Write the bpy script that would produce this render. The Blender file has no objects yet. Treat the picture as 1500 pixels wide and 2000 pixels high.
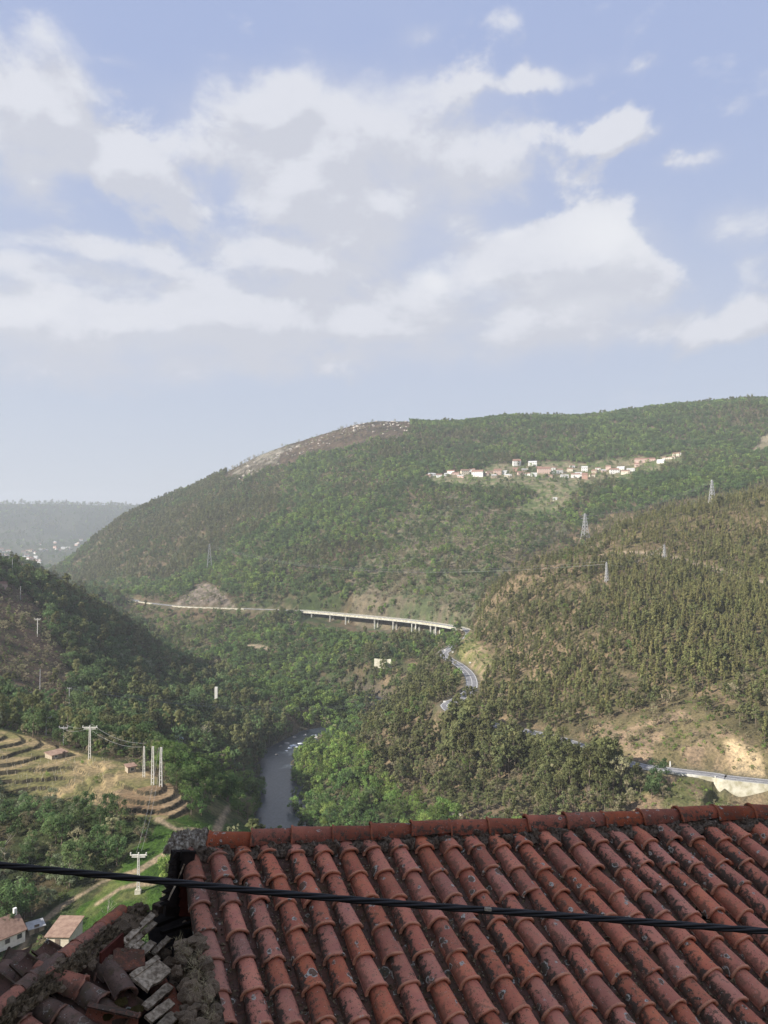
import bpy, math, random
import numpy as np
from mathutils import Vector, Matrix
R = math.radians
rng = np.random.default_rng(7)
random.seed(7)
S = bpy.context.scene
COL = S.collection

# ------------------------------------------------------------------ camera
FPX = 1444.0                    # focal length in pixels of the 1500 x 2000 photograph
PITCH = R(1.5)
cam_d = bpy.data.cameras.new('camera')
cam = bpy.data.objects.new('camera', cam_d); COL.objects.link(cam)
cam.location = (0, 0, 0)
cam.rotation_euler = (R(90) + PITCH, 0, 0)
cam_d.sensor_fit = 'VERTICAL'; cam_d.sensor_height = 36.0
cam_d.lens = 36.0 * FPX / 2000.0
cam_d.clip_start = 0.1; cam_d.clip_end = 30000
S.camera = cam

# ------------------------------------------------------------------ light
SUN_AZ, SUN_EL = -114.0, 32.0    # degrees clockwise from +Y (the view direction); negative is to the left
SUN_STRENGTH = 5.0
SKY_STRENGTH = 0.1
S.view_settings.view_transform = 'Standard'
S.view_settings.look = 'None'
S.view_settings.gamma = 1.0
S.view_settings.use_curve_mapping = False
EXPO = 1.08
S.view_settings.exposure = EXPO
S.render.engine = 'CYCLES'
S.cycles.use_denoising = True
S.cycles.max_bounces = 6; S.cycles.diffuse_bounces = 3; S.cycles.glossy_bounces = 2
S.cycles.transmission_bounces = 3; S.cycles.volume_bounces = 0; S.cycles.transparent_max_bounces = 6
S.cycles.sample_clamp_indirect = 4.0

class NT:
    """small helper for writing shader node trees"""
    def __init__(s, tree):
        s.t = tree; s.n = tree.nodes; s.l = tree.links
    def _in(s, sock, v):
        if v is None: return
        if isinstance(v, bpy.types.NodeSocket): s.l.new(v, sock)
        else:
            if hasattr(sock.default_value, '__len__') and not hasattr(v, '__len__'): v = [v] * len(sock.default_value)
            if hasattr(v, '__len__') and len(v) == 3 and len(sock.default_value) == 4: v = tuple(v) + (1,)
            sock.default_value = v
    def node(s, typ, **kw):
        n = s.n.new(typ)
        for k, v in kw.items(): setattr(n, k, v)
        return n
    def m(s, op, a, b=None, c=None, clamp=False):
        n = s.node('ShaderNodeMath', operation=op, use_clamp=clamp)
        s._in(n.inputs[0], a); s._in(n.inputs[1], b); s._in(n.inputs[2], c)
        return n.outputs[0]
    def v(s, op, a, b=None, c=None):
        n = s.node('ShaderNodeVectorMath', operation=op)
        s._in(n.inputs[0], a); s._in(n.inputs[1], b)
        if c is not None: s._in(n.inputs[2], c)
        return n.outputs['Value'] if op in ('DOT_PRODUCT', 'LENGTH', 'DISTANCE') else n.outputs[0]
    def mix(s, f, a, b, mode='MIX'):
        n = s.node('ShaderNodeMix', data_type='RGBA', blend_type=mode)
        s._in(n.inputs[0], f); s._in(n.inputs[6], a); s._in(n.inputs[7], b)
        return n.outputs[2]
    def noise(s, vec, scale, detail=4, rough=0.55, dist=0.0, col=False):
        n = s.node('ShaderNodeTexNoise')
        s._in(n.inputs['Vector'], vec); n.inputs['Scale'].default_value = scale
        n.inputs['Detail'].default_value = detail; n.inputs['Roughness'].default_value = rough
        n.inputs['Distortion'].default_value = dist
        return n.outputs['Color'] if col else n.outputs['Fac']
    def voro(s, vec, scale, feature='F1', rand=1.0):
        n = s.node('ShaderNodeTexVoronoi', feature=feature)
        s._in(n.inputs['Vector'], vec); n.inputs['Scale'].default_value = scale
        n.inputs['Randomness'].default_value = rand
        return n
    def ramp(s, f, lo, hi, a=0.0, b=1.0):
        n = s.node('ShaderNodeMapRange', interpolation_type='SMOOTHSTEP')
        s._in(n.inputs[0], f); n.inputs[1].default_value = lo; n.inputs[2].default_value = hi
        n.inputs[3].default_value = a; n.inputs[4].default_value = b
        return n.outputs[0]
    def xyz(s, x, y, z):
        n = s.node('ShaderNodeCombineXYZ')
        s._in(n.inputs[0], x); s._in(n.inputs[1], y); s._in(n.inputs[2], z)
        return n.outputs[0]
    def sep(s, v):
        n = s.node('ShaderNodeSeparateXYZ'); s._in(n.inputs[0], v); return n.outputs

# -- world: Nishita daylight with banks of cumulus placed by compass direction and height
W = bpy.data.worlds.new('World'); S.world = W; W.use_nodes = True
W.cycles.sampling_method = 'MANUAL'; W.cycles.sample_map_resolution = 512
W.node_tree.nodes.clear()
w = NT(W.node_tree)
sky = w.node('ShaderNodeTexSky', sky_type='NISHITA')
sky.sun_disc = False; sky.sun_elevation = R(SUN_EL); sky.sun_rotation = R(SUN_AZ)
sky.altitude = 200; sky.air_density = 1.0; sky.dust_density = 1.6; sky.ozone_density = 2.0
tc = w.node('ShaderNodeTexCoord')
dx, dy, dz = w.sep(w.v('NORMALIZE', tc.outputs['Generated']))
az = w.m('ARCTAN2', dx, dy)
el = w.m('ARCSINE', dz)
uv = w.xyz(az, el, 0.0)
def sky_dir(px, py):
    a, b = (px - 750) / FPX, (1000 - py) / FPX
    y = math.cos(PITCH) - b * math.sin(PITCH); z = math.sin(PITCH) + b * math.cos(PITCH)
    return math.atan2(a, y), math.atan2(z, math.hypot(a, y))
BLOBS = [  # px, py, radius x, radius y, weight
 (700,300,330,120,1.0),(560,215,110,45,.55),(700,190,200,55,.6),(740,390,260,55,.6),(950,165,200,26,.75),(1010,300,110,45,.6),(420,270,90,70,.6),
 (70,210,120,100,.95),(250,320,95,55,.9),(40,350,140,60,.6),(200,175,50,14,.4),(230,122,70,14,.45),
 (560,500,170,45,.85),(700,460,170,60,.8),(150,480,140,30,.55),(80,530,150,40,.6),
 (1170,480,110,70,1.0),(1240,550,90,50,.7),(980,520,150,80,.95),(960,450,60,20,.5),(1080,590,240,75,.9),(600,560,300,50,.5),(1180,640,330,38,.75),
 (120,620,230,75,1.05),(400,620,260,65,1.05),(720,620,260,60,1.0),(1380,640,230,30,.7),(1480,600,80,25,.5),
 (250,700,420,50,.75),(800,690,380,42,.65),
 (1205,258,62,26,1.0),(1350,305,55,17,.75),(1450,445,75,38,.85),(1480,515,50,40,.5),(825,75,45,18,.6),
]
wide = w.noise(w.v('MULTIPLY', uv, (1.0, 2.2, 1.0)), 1.7, 3, 0.5)
outside = w.m('MAXIMUM', w.ramp(w.m('ABSOLUTE', az), 0.50, 0.75), w.ramp(el, 0.66, 0.85))
def cloud_density(vec, detail):
    """how thick the cloud is in a direction: ragged banks plus billows"""
    wn = w.noise(vec, 5.0, 4, 0.55, col=True); wn2 = w.noise(vec, 17.0, 4, 0.6, col=True)
    q0 = w.v('ADD', vec, w.v('MULTIPLY', w.v('SUBTRACT', wn, 0.5), (0.045, 0.03, 0)))
    q0 = w.v('ADD', q0, w.v('MULTIPLY', w.v('SUBTRACT', wn2, 0.5), (0.055, 0.04, 0)))
    acc = None
    for px, py, rx, ry, wt in BLOBS:
        u0, v0 = sky_dir(px, py); ru = rx / FPX * 1.02; rv = ry / FPX * 1.02
        q = w.v('MULTIPLY_ADD', q0, (1/ru, 1/rv, 0), (-u0/ru, -v0/rv, 0))
        g = w.m('MULTIPLY', w.m('POWER', math.e, w.m('MULTIPLY', w.v('DOT_PRODUCT', q, q), -1.0)), wt)
        acc = g if acc is None else w.m('MAXIMUM', w.m('ADD', acc, w.m('MULTIPLY', g, 0.25)), g)
    acc = w.m('ADD', acc, w.m('MULTIPLY', outside, w.ramp(wide, 0.46, 0.66, 0.0, 0.8)))
    pv_ = w.v('MULTIPLY', vec, (1.0, 1.55, 1.0))
    n_ = w.noise(pv_, 6.0, detail, 0.60, 0.25)
    bil = w.voro(w.v('ADD', pv_, w.v('MULTIPLY', w.v('SUBTRACT', wn2, .5), (.05,.05,0))), 15.0, 'SMOOTH_F1').outputs['Distance']
    d_ = w.m('ADD', acc, w.m('MULTIPLY', w.m('SUBTRACT', n_, 0.5), 2.3))
    d_ = w.m('ADD', d_, w.m('MULTIPLY', w.m('SUBTRACT', 0.42, bil), 0.55))
    return d_, acc, q0
dens, acc, uvw = cloud_density(uv, 9)
dup, _a, _b = cloud_density(w.v('ADD', uv, (-0.016, 0.030, 0)), 6)
puv = w.v('MULTIPLY', uv, (1.0, 1.7, 1.0))
low_el = w.ramp(el, 0.03, 0.16)
dens = w.m('MULTIPLY', dens, low_el)
soft = w.noise(uv, 3.5, 2, 0.5)
mr = w.node('ShaderNodeMapRange', interpolation_type='SMOOTHSTEP')
w._in(mr.inputs[0], dens); mr.inputs[1].default_value = 0.18; w._in(mr.inputs[2], w.ramp(soft, .35, .65, .50, 1.1))
cover = mr.outputs[0]
fine = w.noise(puv, 15.0, 8, 0.66)
lit = w.ramp(w.m('SUBTRACT', dens, w.m('MULTIPLY', dup, low_el)), -0.30, 0.42)
core = w.ramp(dens, 0.5, 1.7)
lit2 = w.m('ADD', w.m('MULTIPLY', lit, 0.85), w.m('MULTIPLY', w.m('SUBTRACT', fine, .5), 0.85))
lit2 = w.m('SUBTRACT', lit2, w.m('MULTIPLY', core, 0.12))
ccol = w.mix(w.ramp(lit2, 0.12, 0.85), (0.625, 0.645, 0.72), (0.765, 0.78, 0.845))
l0 = w.noise(puv, 5.0, 5, 0.5, 0.2)
hot = None
for px, py, rx, ry, wt in [(1185,455,95,45,1.0),(960,455,70,18,.9),(850,555,26,32,.9),(990,545,60,40,.7),(1240,470,40,40,.7),(365,230,36,20,.8),(1090,300,40,30,.4),(120,610,120,40,.45),(1450,440,60,25,.4),(1160,600,120,20,.3)]:
    u0, v0 = sky_dir(px, py); ru = rx / FPX * 1.3; rv = ry / FPX * 1.3
    q = w.v('MULTIPLY_ADD', uvw, (1/ru, 1/rv, 0), (-u0/ru, -v0/rv, 0))
    g = w.m('MULTIPLY', w.m('POWER', math.e, w.m('MULTIPLY', w.v('DOT_PRODUCT', q, q), -1.0)), wt)
    hot = g if hot is None else w.m('MAXIMUM', hot, g)
ccol = w.mix(w.m('MULTIPLY', hot, w.ramp(w.m('MULTIPLY_ADD', l0, .6, w.m('MULTIPLY', fine, .4)), 0.40, 0.58)), ccol, (0.87, 0.88, 0.915))
skyc = w.v('MULTIPLY', sky.outputs[0], SKY_STRENGTH)
SKY_TINT = w.mix(w.ramp(el, -0.05, 0.6), (0.66, 0.71, 0.80), (0.43, 0.52, 0.79))
skyc = w.mix(0.86, skyc, SKY_TINT)
veil = w.m('MULTIPLY', w.ramp(w.m('ADD', acc, w.m('MULTIPLY', w.m('SUBTRACT', wide, .5), 1.2)), -0.1, 0.8), 0.42)
skyc = w.mix(veil, skyc, (0.64, 0.665, 0.755))
full = w.mix(w.m('MULTIPLY', cover, 0.92), skyc, ccol)
bg = w.node('ShaderNodeBackground'); w._in(bg.inputs[0], full)
bg.inputs[1].default_value = 2.0 ** -EXPO
out = w.node('ShaderNodeOutputWorld'); w.l.new(bg.outputs[0], out.inputs[0])

sun_d = bpy.data.lights.new('sun', 'SUN'); sun_d.energy = SUN_STRENGTH; sun_d.angle = R(0.6)
sun_d.color = (1.0, 0.93, 0.82)
sun = bpy.data.objects.new('sun', sun_d); COL.objects.link(sun)
sv = Vector((math.sin(R(SUN_AZ)) * math.cos(R(SUN_EL)), math.cos(R(SUN_AZ)) * math.cos(R(SUN_EL)), math.sin(R(SUN_EL))))
sun.rotation_euler = sv.to_track_quat('Z', 'Y').to_euler()
sun.location = (-60, 0, 80)

# ------------------------------------------------------------------ helpers
def ray(px, py):
    """direction through a pixel of the photograph, scaled to one metre along the view axis Y"""
    a, b = (px - 750) / FPX, (1000 - py) / FPX
    y = math.cos(PITCH) - b * math.sin(PITCH); z = math.sin(PITCH) + b * math.cos(PITCH)
    return Vector((a / y, 1.0, z / y))
def at(px, py, D): return ray(px, py) * D
def to_px(x, y, z):
    c, s_ = math.cos(PITCH), math.sin(PITCH)
    d = np.maximum(y * c + z * s_, 1e-3)
    return 750 + FPX * x / d, 1000 - FPX * (-y * s_ + z * c) / d
def tag(o, label=None, cat=None, group=None, kind=None):
    if label: o['label'] = label
    if cat: o['category'] = cat
    if group: o['group'] = group
    if kind: o['kind'] = kind
    return o
def empty(name, loc, rz=0.0):
    o = bpy.data.objects.new(name, None); COL.objects.link(o)
    o.location = loc; o.rotation_euler = (0, 0, rz); o.empty_display_size = 0.2
    return o
def mesh(name, V, F, mat=None, smooth=False):
    me = bpy.data.meshes.new(name)
    me.from_pydata([tuple(v) for v in V], [], F); me.update()
    if mat is not None:
        for m_ in (mat if isinstance(mat, (list, tuple)) else [mat]): me.materials.append(m_)
    if smooth: me.polygons.foreach_set('use_smooth', [True] * len(me.polygons))
    return me
def np_mesh(name, V, Q, mat=None, smooth=False):
    """mesh from arrays: V (n,3), Q (m,k) faces of k corners"""
    V = np.asarray(V, np.float32); Q = np.asarray(Q, np.int32); k = Q.shape[1]
    me = bpy.data.meshes.new(name)
    me.vertices.add(len(V)); me.vertices.foreach_set('co', V.ravel())
    me.loops.add(Q.size); me.loops.foreach_set('vertex_index', Q.ravel())
    me.polygons.add(len(Q)); me.polygons.foreach_set('loop_start', np.arange(0, Q.size, k, dtype=np.int32))
    me.update(calc_edges=True)
    if smooth: me.polygons.foreach_set('use_smooth', np.ones(len(Q), bool))
    if mat is not None: me.materials.append(mat)
    return me
def obj(name, me, parent=None, loc=None, rot=None, scale=None):
    o = bpy.data.objects.new(name, me); COL.objects.link(o)
    if parent is not None: o.parent = parent
    if loc is not None: o.location = loc
    if rot is not None: o.rotation_euler = rot
    if scale is not None: o.scale = scale
    return o
class MB:
    """collects boxes, tubes and patches, then builds one mesh"""
    def __init__(s): s.V = []; s.F = []
    def add(s, V, F):
        k = len(s.V); s.V += [Vector(v) for v in V]; s.F += [tuple(i + k for i in f) for f in F]; return s
    def box(s, c, d, rz=0.0, taper=1.0):
        c = Vector(c); hx, hy, hz = d[0]/2, d[1]/2, d[2]/2; V = []
        for z, t in ((-hz, 1.0), (hz, taper)):
            for x, y in ((-hx,-hy),(hx,-hy),(hx,hy),(-hx,hy)):
                p = Vector((x*t, y*t, z)); p.rotate(Matrix.Rotation(rz, 3, 'Z')); V.append(c + p)
        return s.add(V, [(0,3,2,1),(4,5,6,7),(0,1,5,4),(1,2,6,5),(2,3,7,6),(3,0,4,7)])
    def bar(s, a, b, w_, h=None, up=(0,0,1), w2=None):
        a, b = Vector(a), Vector(b); h = h or w_; d = (b - a).normalized(); u = Vector(up)
        if abs(d.dot(u)) > .98: u = Vector((0,1,0))
        x = d.cross(u).normalized(); y = x.cross(d).normalized(); V = []
        for p, k in ((a, 1.0), (b, (w2 or w_) / w_)):
            for i, j in ((-1,-1),(1,-1),(1,1),(-1,1)): V.append(p + x*(i*w_/2*k) + y*(j*h/2*k))
        return s.add(V, [(0,3,2,1),(4,5,6,7),(0,1,5,4),(1,2,6,5),(2,3,7,6),(3,0,4,7)])
    def tube(s, pts, r, n=8, r2=None, cap=True):
        pts = [Vector(p) for p in pts]; V = []; F = []
        for i, p in enumerate(pts):
            d = (pts[min(i+1, len(pts)-1)] - pts[max(i-1, 0)]).normalized()
            u = Vector((0,0,1)) if abs(d.z) < .9 else Vector((1,0,0))
            x = d.cross(u).normalized(); y = x.cross(d)
            rr = r if r2 is None else r + (r2 - r) * i / (len(pts)-1)
            for k in range(n):
                a = 2*math.pi*k/n; V.append(p + x*(rr*math.cos(a)) + y*(rr*math.sin(a)))
        for i in range(len(pts)-1):
            for k in range(n):
                F.append((i*n+k, i*n+(k+1)%n, (i+1)*n+(k+1)%n, (i+1)*n+k))
        if cap: F.append(tuple(range(n))); F.append(tuple(range((len(pts)-1)*n, len(pts)*n))[::-1])
        return s.add(V, F)
    def build(s, name, mat, parent=None, smooth=False, **kw):
        return obj(name, mesh(name, s.V, s.F, mat, smooth), parent, **kw)
    def mesh(s, name, mat, smooth=False): return mesh(name, s.V, s.F, mat, smooth)

def mat_new(name):
    m_ = bpy.data.materials.new(name); m_.use_nodes = True; m_.node_tree.nodes.clear()
    t = NT(m_.node_tree)
    o = t.node('ShaderNodeOutputMaterial')
    return m_, t, o
def principled(t, o, col, rough=0.85, bump=None, bstr=0.3, bdist=0.02, spec=0.3, metal=0.0):
    p = t.node('ShaderNodeBsdfPrincipled')
    t._in(p.inputs['Base Color'], col); t._in(p.inputs['Roughness'], rough)
    p.inputs['Specular IOR Level'].default_value = spec; p.inputs['Metallic'].default_value = metal
    if bump is not None:
        b = t.node('ShaderNodeBump'); b.inputs['Strength'].default_value = bstr; b.inputs['Distance'].default_value = bdist
        t._in(b.inputs['Height'], bump); t.l.new(b.outputs[0], p.inputs['Normal'])
    t.l.new(p.outputs[0], o.inputs[0]); return p
def mat_mottle(name, c1, c2, scale=3.0, rough=0.85, bstr=0.2, bdist=0.02, rnd=0.0, metal=0.0, spec=0.3):
    """two colours mottled by noise, optionally varied from object to object"""
    m_, t, o = mat_new(name)
    g = t.node('ShaderNodeNewGeometry') ; tcn = t.node('ShaderNodeTexCoord')
    n = t.noise(tcn.outputs['Object'], scale, 6, 0.6)
    c = t.mix(t.ramp(n, 0.32, 0.68), c1, c2)
    if rnd:
        oi = t.node('ShaderNodeObjectInfo')
        h = t.node('ShaderNodeHueSaturation'); t._in(h.inputs['Color'], c)
        t._in(h.inputs['Value'], t.m('MULTIPLY_ADD', oi.outputs['Random'], rnd * 2, 1 - rnd)); c = h.outputs[0]
    principled(t, o, c, rough, n, bstr, bdist, spec, metal)
    return m_

# lattice noise for shaping the land
def _h(ix, iy, seed):
    n = (ix.astype(np.int64) * 374761393 + iy.astype(np.int64) * 668265263 + seed * 1442695041) & 0x7fffffff
    n = ((n ^ (n >> 13)) * 1274126177) & 0x7fffffff
    return ((n ^ (n >> 16)) & 0xffff) / 65535.0
def vnoise(x, y, seed=0):
    x = np.asarray(x, float); y = np.asarray(y, float)
    ix, iy = np.floor(x), np.floor(y); fx, fy = x - ix, y - iy
    fx = fx*fx*(3-2*fx); fy = fy*fy*(3-2*fy)
    a = _h(ix, iy, seed); b = _h(ix+1, iy, seed); c = _h(ix, iy+1, seed); d = _h(ix+1, iy+1, seed)
    return (a + (b-a)*fx) * (1-fy) + (c + (d-c)*fx) * fy
def fbm(x, y, seed=0, octv=4):
    s_ = 0; a = .5
    for k in range(octv):
        s_ = s_ + a * (vnoise(x * 2**k + 17.3*k, y * 2**k - 9.1*k, seed + k) - .5); a *= .5
    return s_        # roughly -0.4 .. 0.4
def smooth(a, b, x):
    t = np.clip((x - a) / (b - a), 0, 1); return t*t*(3-2*t)
def seg_dist(x, y, poly):
    """distance to a polyline and the position along it (0..n-1)"""
    best = np.full(np.shape(x), 1e9); par = np.zeros(np.shape(x))
    for i in range(len(poly)-1):
        ax, ay = poly[i][:2]; bx, by = poly[i+1][:2]; ddx, ddy = bx-ax, by-ay
        t = np.clip(((x-ax)*ddx + (y-ay)*ddy) / (ddx*ddx + ddy*ddy), 0, 1)
        d = np.hypot(x - ax - t*ddx, y - ay - t*ddy)
        k = d < best; best = np.where(k, d, best); par = np.where(k, i + t, par)
    return best, par
def in_poly(px, py, poly):
    r = np.zeros(np.shape(px), bool); n = len(poly)
    for i in range(n):
        x1, y1 = poly[i]; x2, y2 = poly[(i+1) % n]
        if y1 == y2: continue
        c = ((y1 > py) != (y2 > py)) & (px < (x2-x1) * (py-y1) / (y2-y1) + x1)
        r ^= c
    return r

# ------------------------------------------------------------------ the land
ROAD_Z, RIVER_Z = -110.0, -158.0
def on_level(px, py, z):
    d = ray(px, py); return d * (z / d.z)
def flat(pts, z): return [tuple(on_level(a, b, z))[:2] for a, b in pts]
def dense(poly, step=7.0):
    """a rounded line through the corners, with the corner number at each of its points"""
    P_ = [Vector((p[0], p[1])) for p in poly]; n = len(P_); C = []; U_ = []
    for i in range(n-1):
        p0, p1, p2, p3 = P_[max(i-1,0)], P_[i], P_[i+1], P_[min(i+2,n-1)]
        m_ = max(1, int((p2-p1).length/step)); m_ = min(m_, 10)
        for k in range(m_):
            u = k/m_; C.append(tuple(.5*((2*p1) + (p2-p0)*u + (2*p0-5*p1+4*p2-p3)*u*u + (3*p1-p0-3*p2+p3)*u*u*u))); U_.append(i+u)
    C.append(tuple(P_[-1])); U_.append(n-1.0)
    return C, np.array(U_)
RIVER = [(240,-60),(170,60),(110,130),(55,190),(5,255),(-30,320)] + flat([(542,1600),(548,1550),(538,1500),(555,1465),(585,1448),(612,1432)], RIVER_Z) \
      + [(-30,605),(5,660),(-40,740),(-160,800),(-290,880),(-430,990),(-640,1180),(-1000,1600),(-1500,2500),(-2100,3600),(-2900,5200)]
ROAD = [(520,250),(300,292)] + flat([(1500,1528),(1400,1515),(1300,1503),(1215,1488),(1090,1442),(985,1420),(905,1400),(872,1378),(893,1366),(915,1352),(922,1335),(915,1315),(896,1298),(878,1288),(866,1276),(880,1266),(900,1254),(915,1242)], ROAD_Z) \
      + flat([(905,1228),(820,1214),(700,1202),(590,1193),(480,1189),(420,1187),(350,1184),(270,1175),(220,1168)], ROAD_Z) + [(-900,1500),(-1300,2100)]
ROAD_C, ROAD_U = dense(ROAD, 9.0); RIV_C, RIV_U = dense(RIVER, 16.0)
VIA0, VIA1 = 19.75, 23.1          # the stretch of road carried by the viaduct
def road_dist(x, y):
    d, p = seg_dist(x, y, ROAD_C); return d, np.interp(p, np.arange(len(ROAD_U)), ROAD_U)
def river_dist(x, y):
    d, p = seg_dist(x, y, RIV_C); return d, np.interp(p, np.arange(len(RIV_U)), RIV_U)
def pt(px, py, D): return tuple(at(px, py, D))
CT = [  # px, py, metres along the view axis
 # main mountain: crest
 (100,1118,2050),(170,1065,2000),(260,1005,1950),(340,984,1900),(440,932,1850),(500,896,1850),(600,866,1850),(700,832,1880),(745,824,1900),(800,826,1900),
 (900,825,1900),(1000,816,1850),(1100,820,1850),(1200,812,1850),(1300,804,1800),(1400,800,1750),(1500,792,1700),
 # main mountain: face
 (600,1150,1060),(400,1160,1150),(300,1152,1320),(200,1142,1550),(140,1135,1800),(300,1080,1550),(200,1085,1780),(500,1050,1350),(500,960,1650),(620,960,1500),(700,1050,1200),
 (700,900,1600),(900,1150,930),(900,1050,1120),(900,965,1300),(900,880,1620),(1100,870,1620),(1050,930,1400),(1180,925,1400),(1320,895,1430),(1100,975,1250),(1350,850,1620),(1470,860,1550),(1450,910,1330),(1440,950,1150),
 (1000,1080,1010),(800,1160,960),(750,1120,1040),
 # below the viaduct
 (750,1232,880),(600,1218,965),(500,1212,1010),(700,1300,750),(600,1350,670),(500,1335,720),(500,1262,880),(380,1240,980),(850,1262,790),(640,1400,610),(820,1320,640),
 # left spur, across the hollow
 (0,1110,650),(60,1132,700),(130,1170,750),(200,1195,790),(300,1275,740),(360,1310,700),(430,1345,660),(500,1385,610),(545,1420,575),
 (0,1200,560),(100,1250,560),(0,1300,480),(100,1340,480),(250,1330,580),(350,1390,530),(0,1400,400),(130,1430,400),(250,1450,400),(350,1460,420),(450,1470,450),(500,1510,440),(480,1560,400),
 # terraces and the basin to the near left
 (0,1432,300),(60,1448,293),(120,1468,282),(180,1485,270),(250,1508,252),(312,1540,235),(350,1578,228),(420,1605,235),(500,1618,250),(450,1560,300),(400,1540,320),
 (0,1545,252),(100,1555,248),(200,1600,225),(300,1600,222),(60,1700,205),(0,1830,180),(200,1750,190),(270,1745,188),(100,1850,176),(250,1850,172),(200,1680,208),(400,1660,205),
 # right bank and the road slope
 (600,1600,392),(600,1500,480),(640,1450,540),(700,1600,376),(720,1500,440),(850,1600,352),(1000,1600,338),(1200,1600,322),(850,1500,425),(1000,1500,400),(1150,1530,365),(1400,1590,306),(1500,1590,300),
 (800,1400,540),(900,1440,450),
 (1400,1440,356),(1490,1460,345),(1300,1440,372),(1200,1430,392),(1100,1380,440),(1000,1360,500),(1000,1290,560),(1100,1257,530),(1100,1150,650),(1300,1300,455),(1500,1300,430),(1500,1150,580),(1300,1150,600),(1200,1100,680),
 (960,1300,570),(960,1215,680),(965,1160,740),(1010,1118,760),(1110,1088,760),(1210,1040,780),(1310,1008,800),(1500,975,850),(1400,1060,720),
 # far hill and town
 (0,990,5500),(120,994,5500),(240,1002,5500),(0,1050,4600),(100,1062,4700),(200,1060,4900),(60,1088,3600),(20,1086,3400),(120,1080,3900),(190,1050,5000),
]
CW = [  # places nobody sees, in metres
 (0,0,-7),(0,6,-8),(0,14,-10),(8,30,-21),(0,60,-40),(0,100,-66),(-40,60,-44),(-60,100,-72),(-90,130,-88),(-30,140,-84),(40,60,-44),(60,110,-88),(60,160,-130),(30,160,-112),
 (-60,0,-12),(60,0,-14),(0,-60,18),(-120,-60,10),(140,-80,-40),(0,-250,110),(-300,-250,120),(-250,50,-55),(-350,150,-50),(-250,250,-72),(-300,420,-70),(-450,560,-25),(-600,700,10),(-900,900,60),
 (-620,1150,-60),(-1200,1300,30),(-1500,2000,40),(-2600,3000,120),(-1800,4500,-60),(-3500,5000,150),(-3000,3800,40),
 (420,200,-80),(600,350,-20),(800,600,60),(1100,900,140),(1500,1500,240),(420,30,-100),(700,-100,-40),
 (850,900,60),(700,950,40),(520,950,5),(330,930,-40),(240,900,-62),(600,1120,70),
 (0,2500,170),(600,2600,230),(-700,2600,20),(1400,2500,260),(0,4000,100),(1800,4000,200),(-1000,4200,-40),(0,7000,150),(3000,6500,200),(-3000,7500,140),(-1200,7000,120),(4000,2500,250),
 (-4500,2500,200),(-3000,500,150),(3000,0,120),(0,-1500,300),(-2500,-1500,250),(2500,-1500,200),(0,-6000,200),(6500,0,200),(-6500,0,200),
]
P = np.array([pt(*c) for c in CT] + CW + [(x, y, RIVER_Z) for x, y in RIVER[:-2]] + [(x, y, ROAD_Z) for i, (x, y) in enumerate(ROAD[:-2]) if i not in range(20, 24)], float)
P[-len(RIVER)-len(ROAD):, :] += 1e-3
sc_ = 1000.0
def _phi(r2): return np.where(r2 > 0, .5 * r2 * np.log(np.maximum(r2, 1e-12)), 0)
A = P[:, :2] / sc_
K = _phi(((A[:, None] - A[None]) ** 2).sum(-1)) + np.eye(len(A)) * 2e-4
T = np.hstack([np.ones((len(A), 1)), A])
M = np.block([[K, T], [T.T, np.zeros((3, 3))]])
wts = np.linalg.solve(M, np.concatenate([P[:, 2], np.zeros(3)]))
def tps(x, y):
    q = np.stack([np.ravel(x), np.ravel(y)], 1) / sc_; o_ = np.empty(len(q))
    for i in range(0, len(q), 40000):
        b = q[i:i+40000]
        r2 = (b[:, :1] - A[:, 0]) ** 2 + (b[:, 1:2] - A[:, 1]) ** 2
        o_[i:i+40000] = _phi(r2) @ wts[:len(A)] + wts[len(A)] + b @ wts[len(A)+1:]
    return o_.reshape(np.shape(x))

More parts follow.
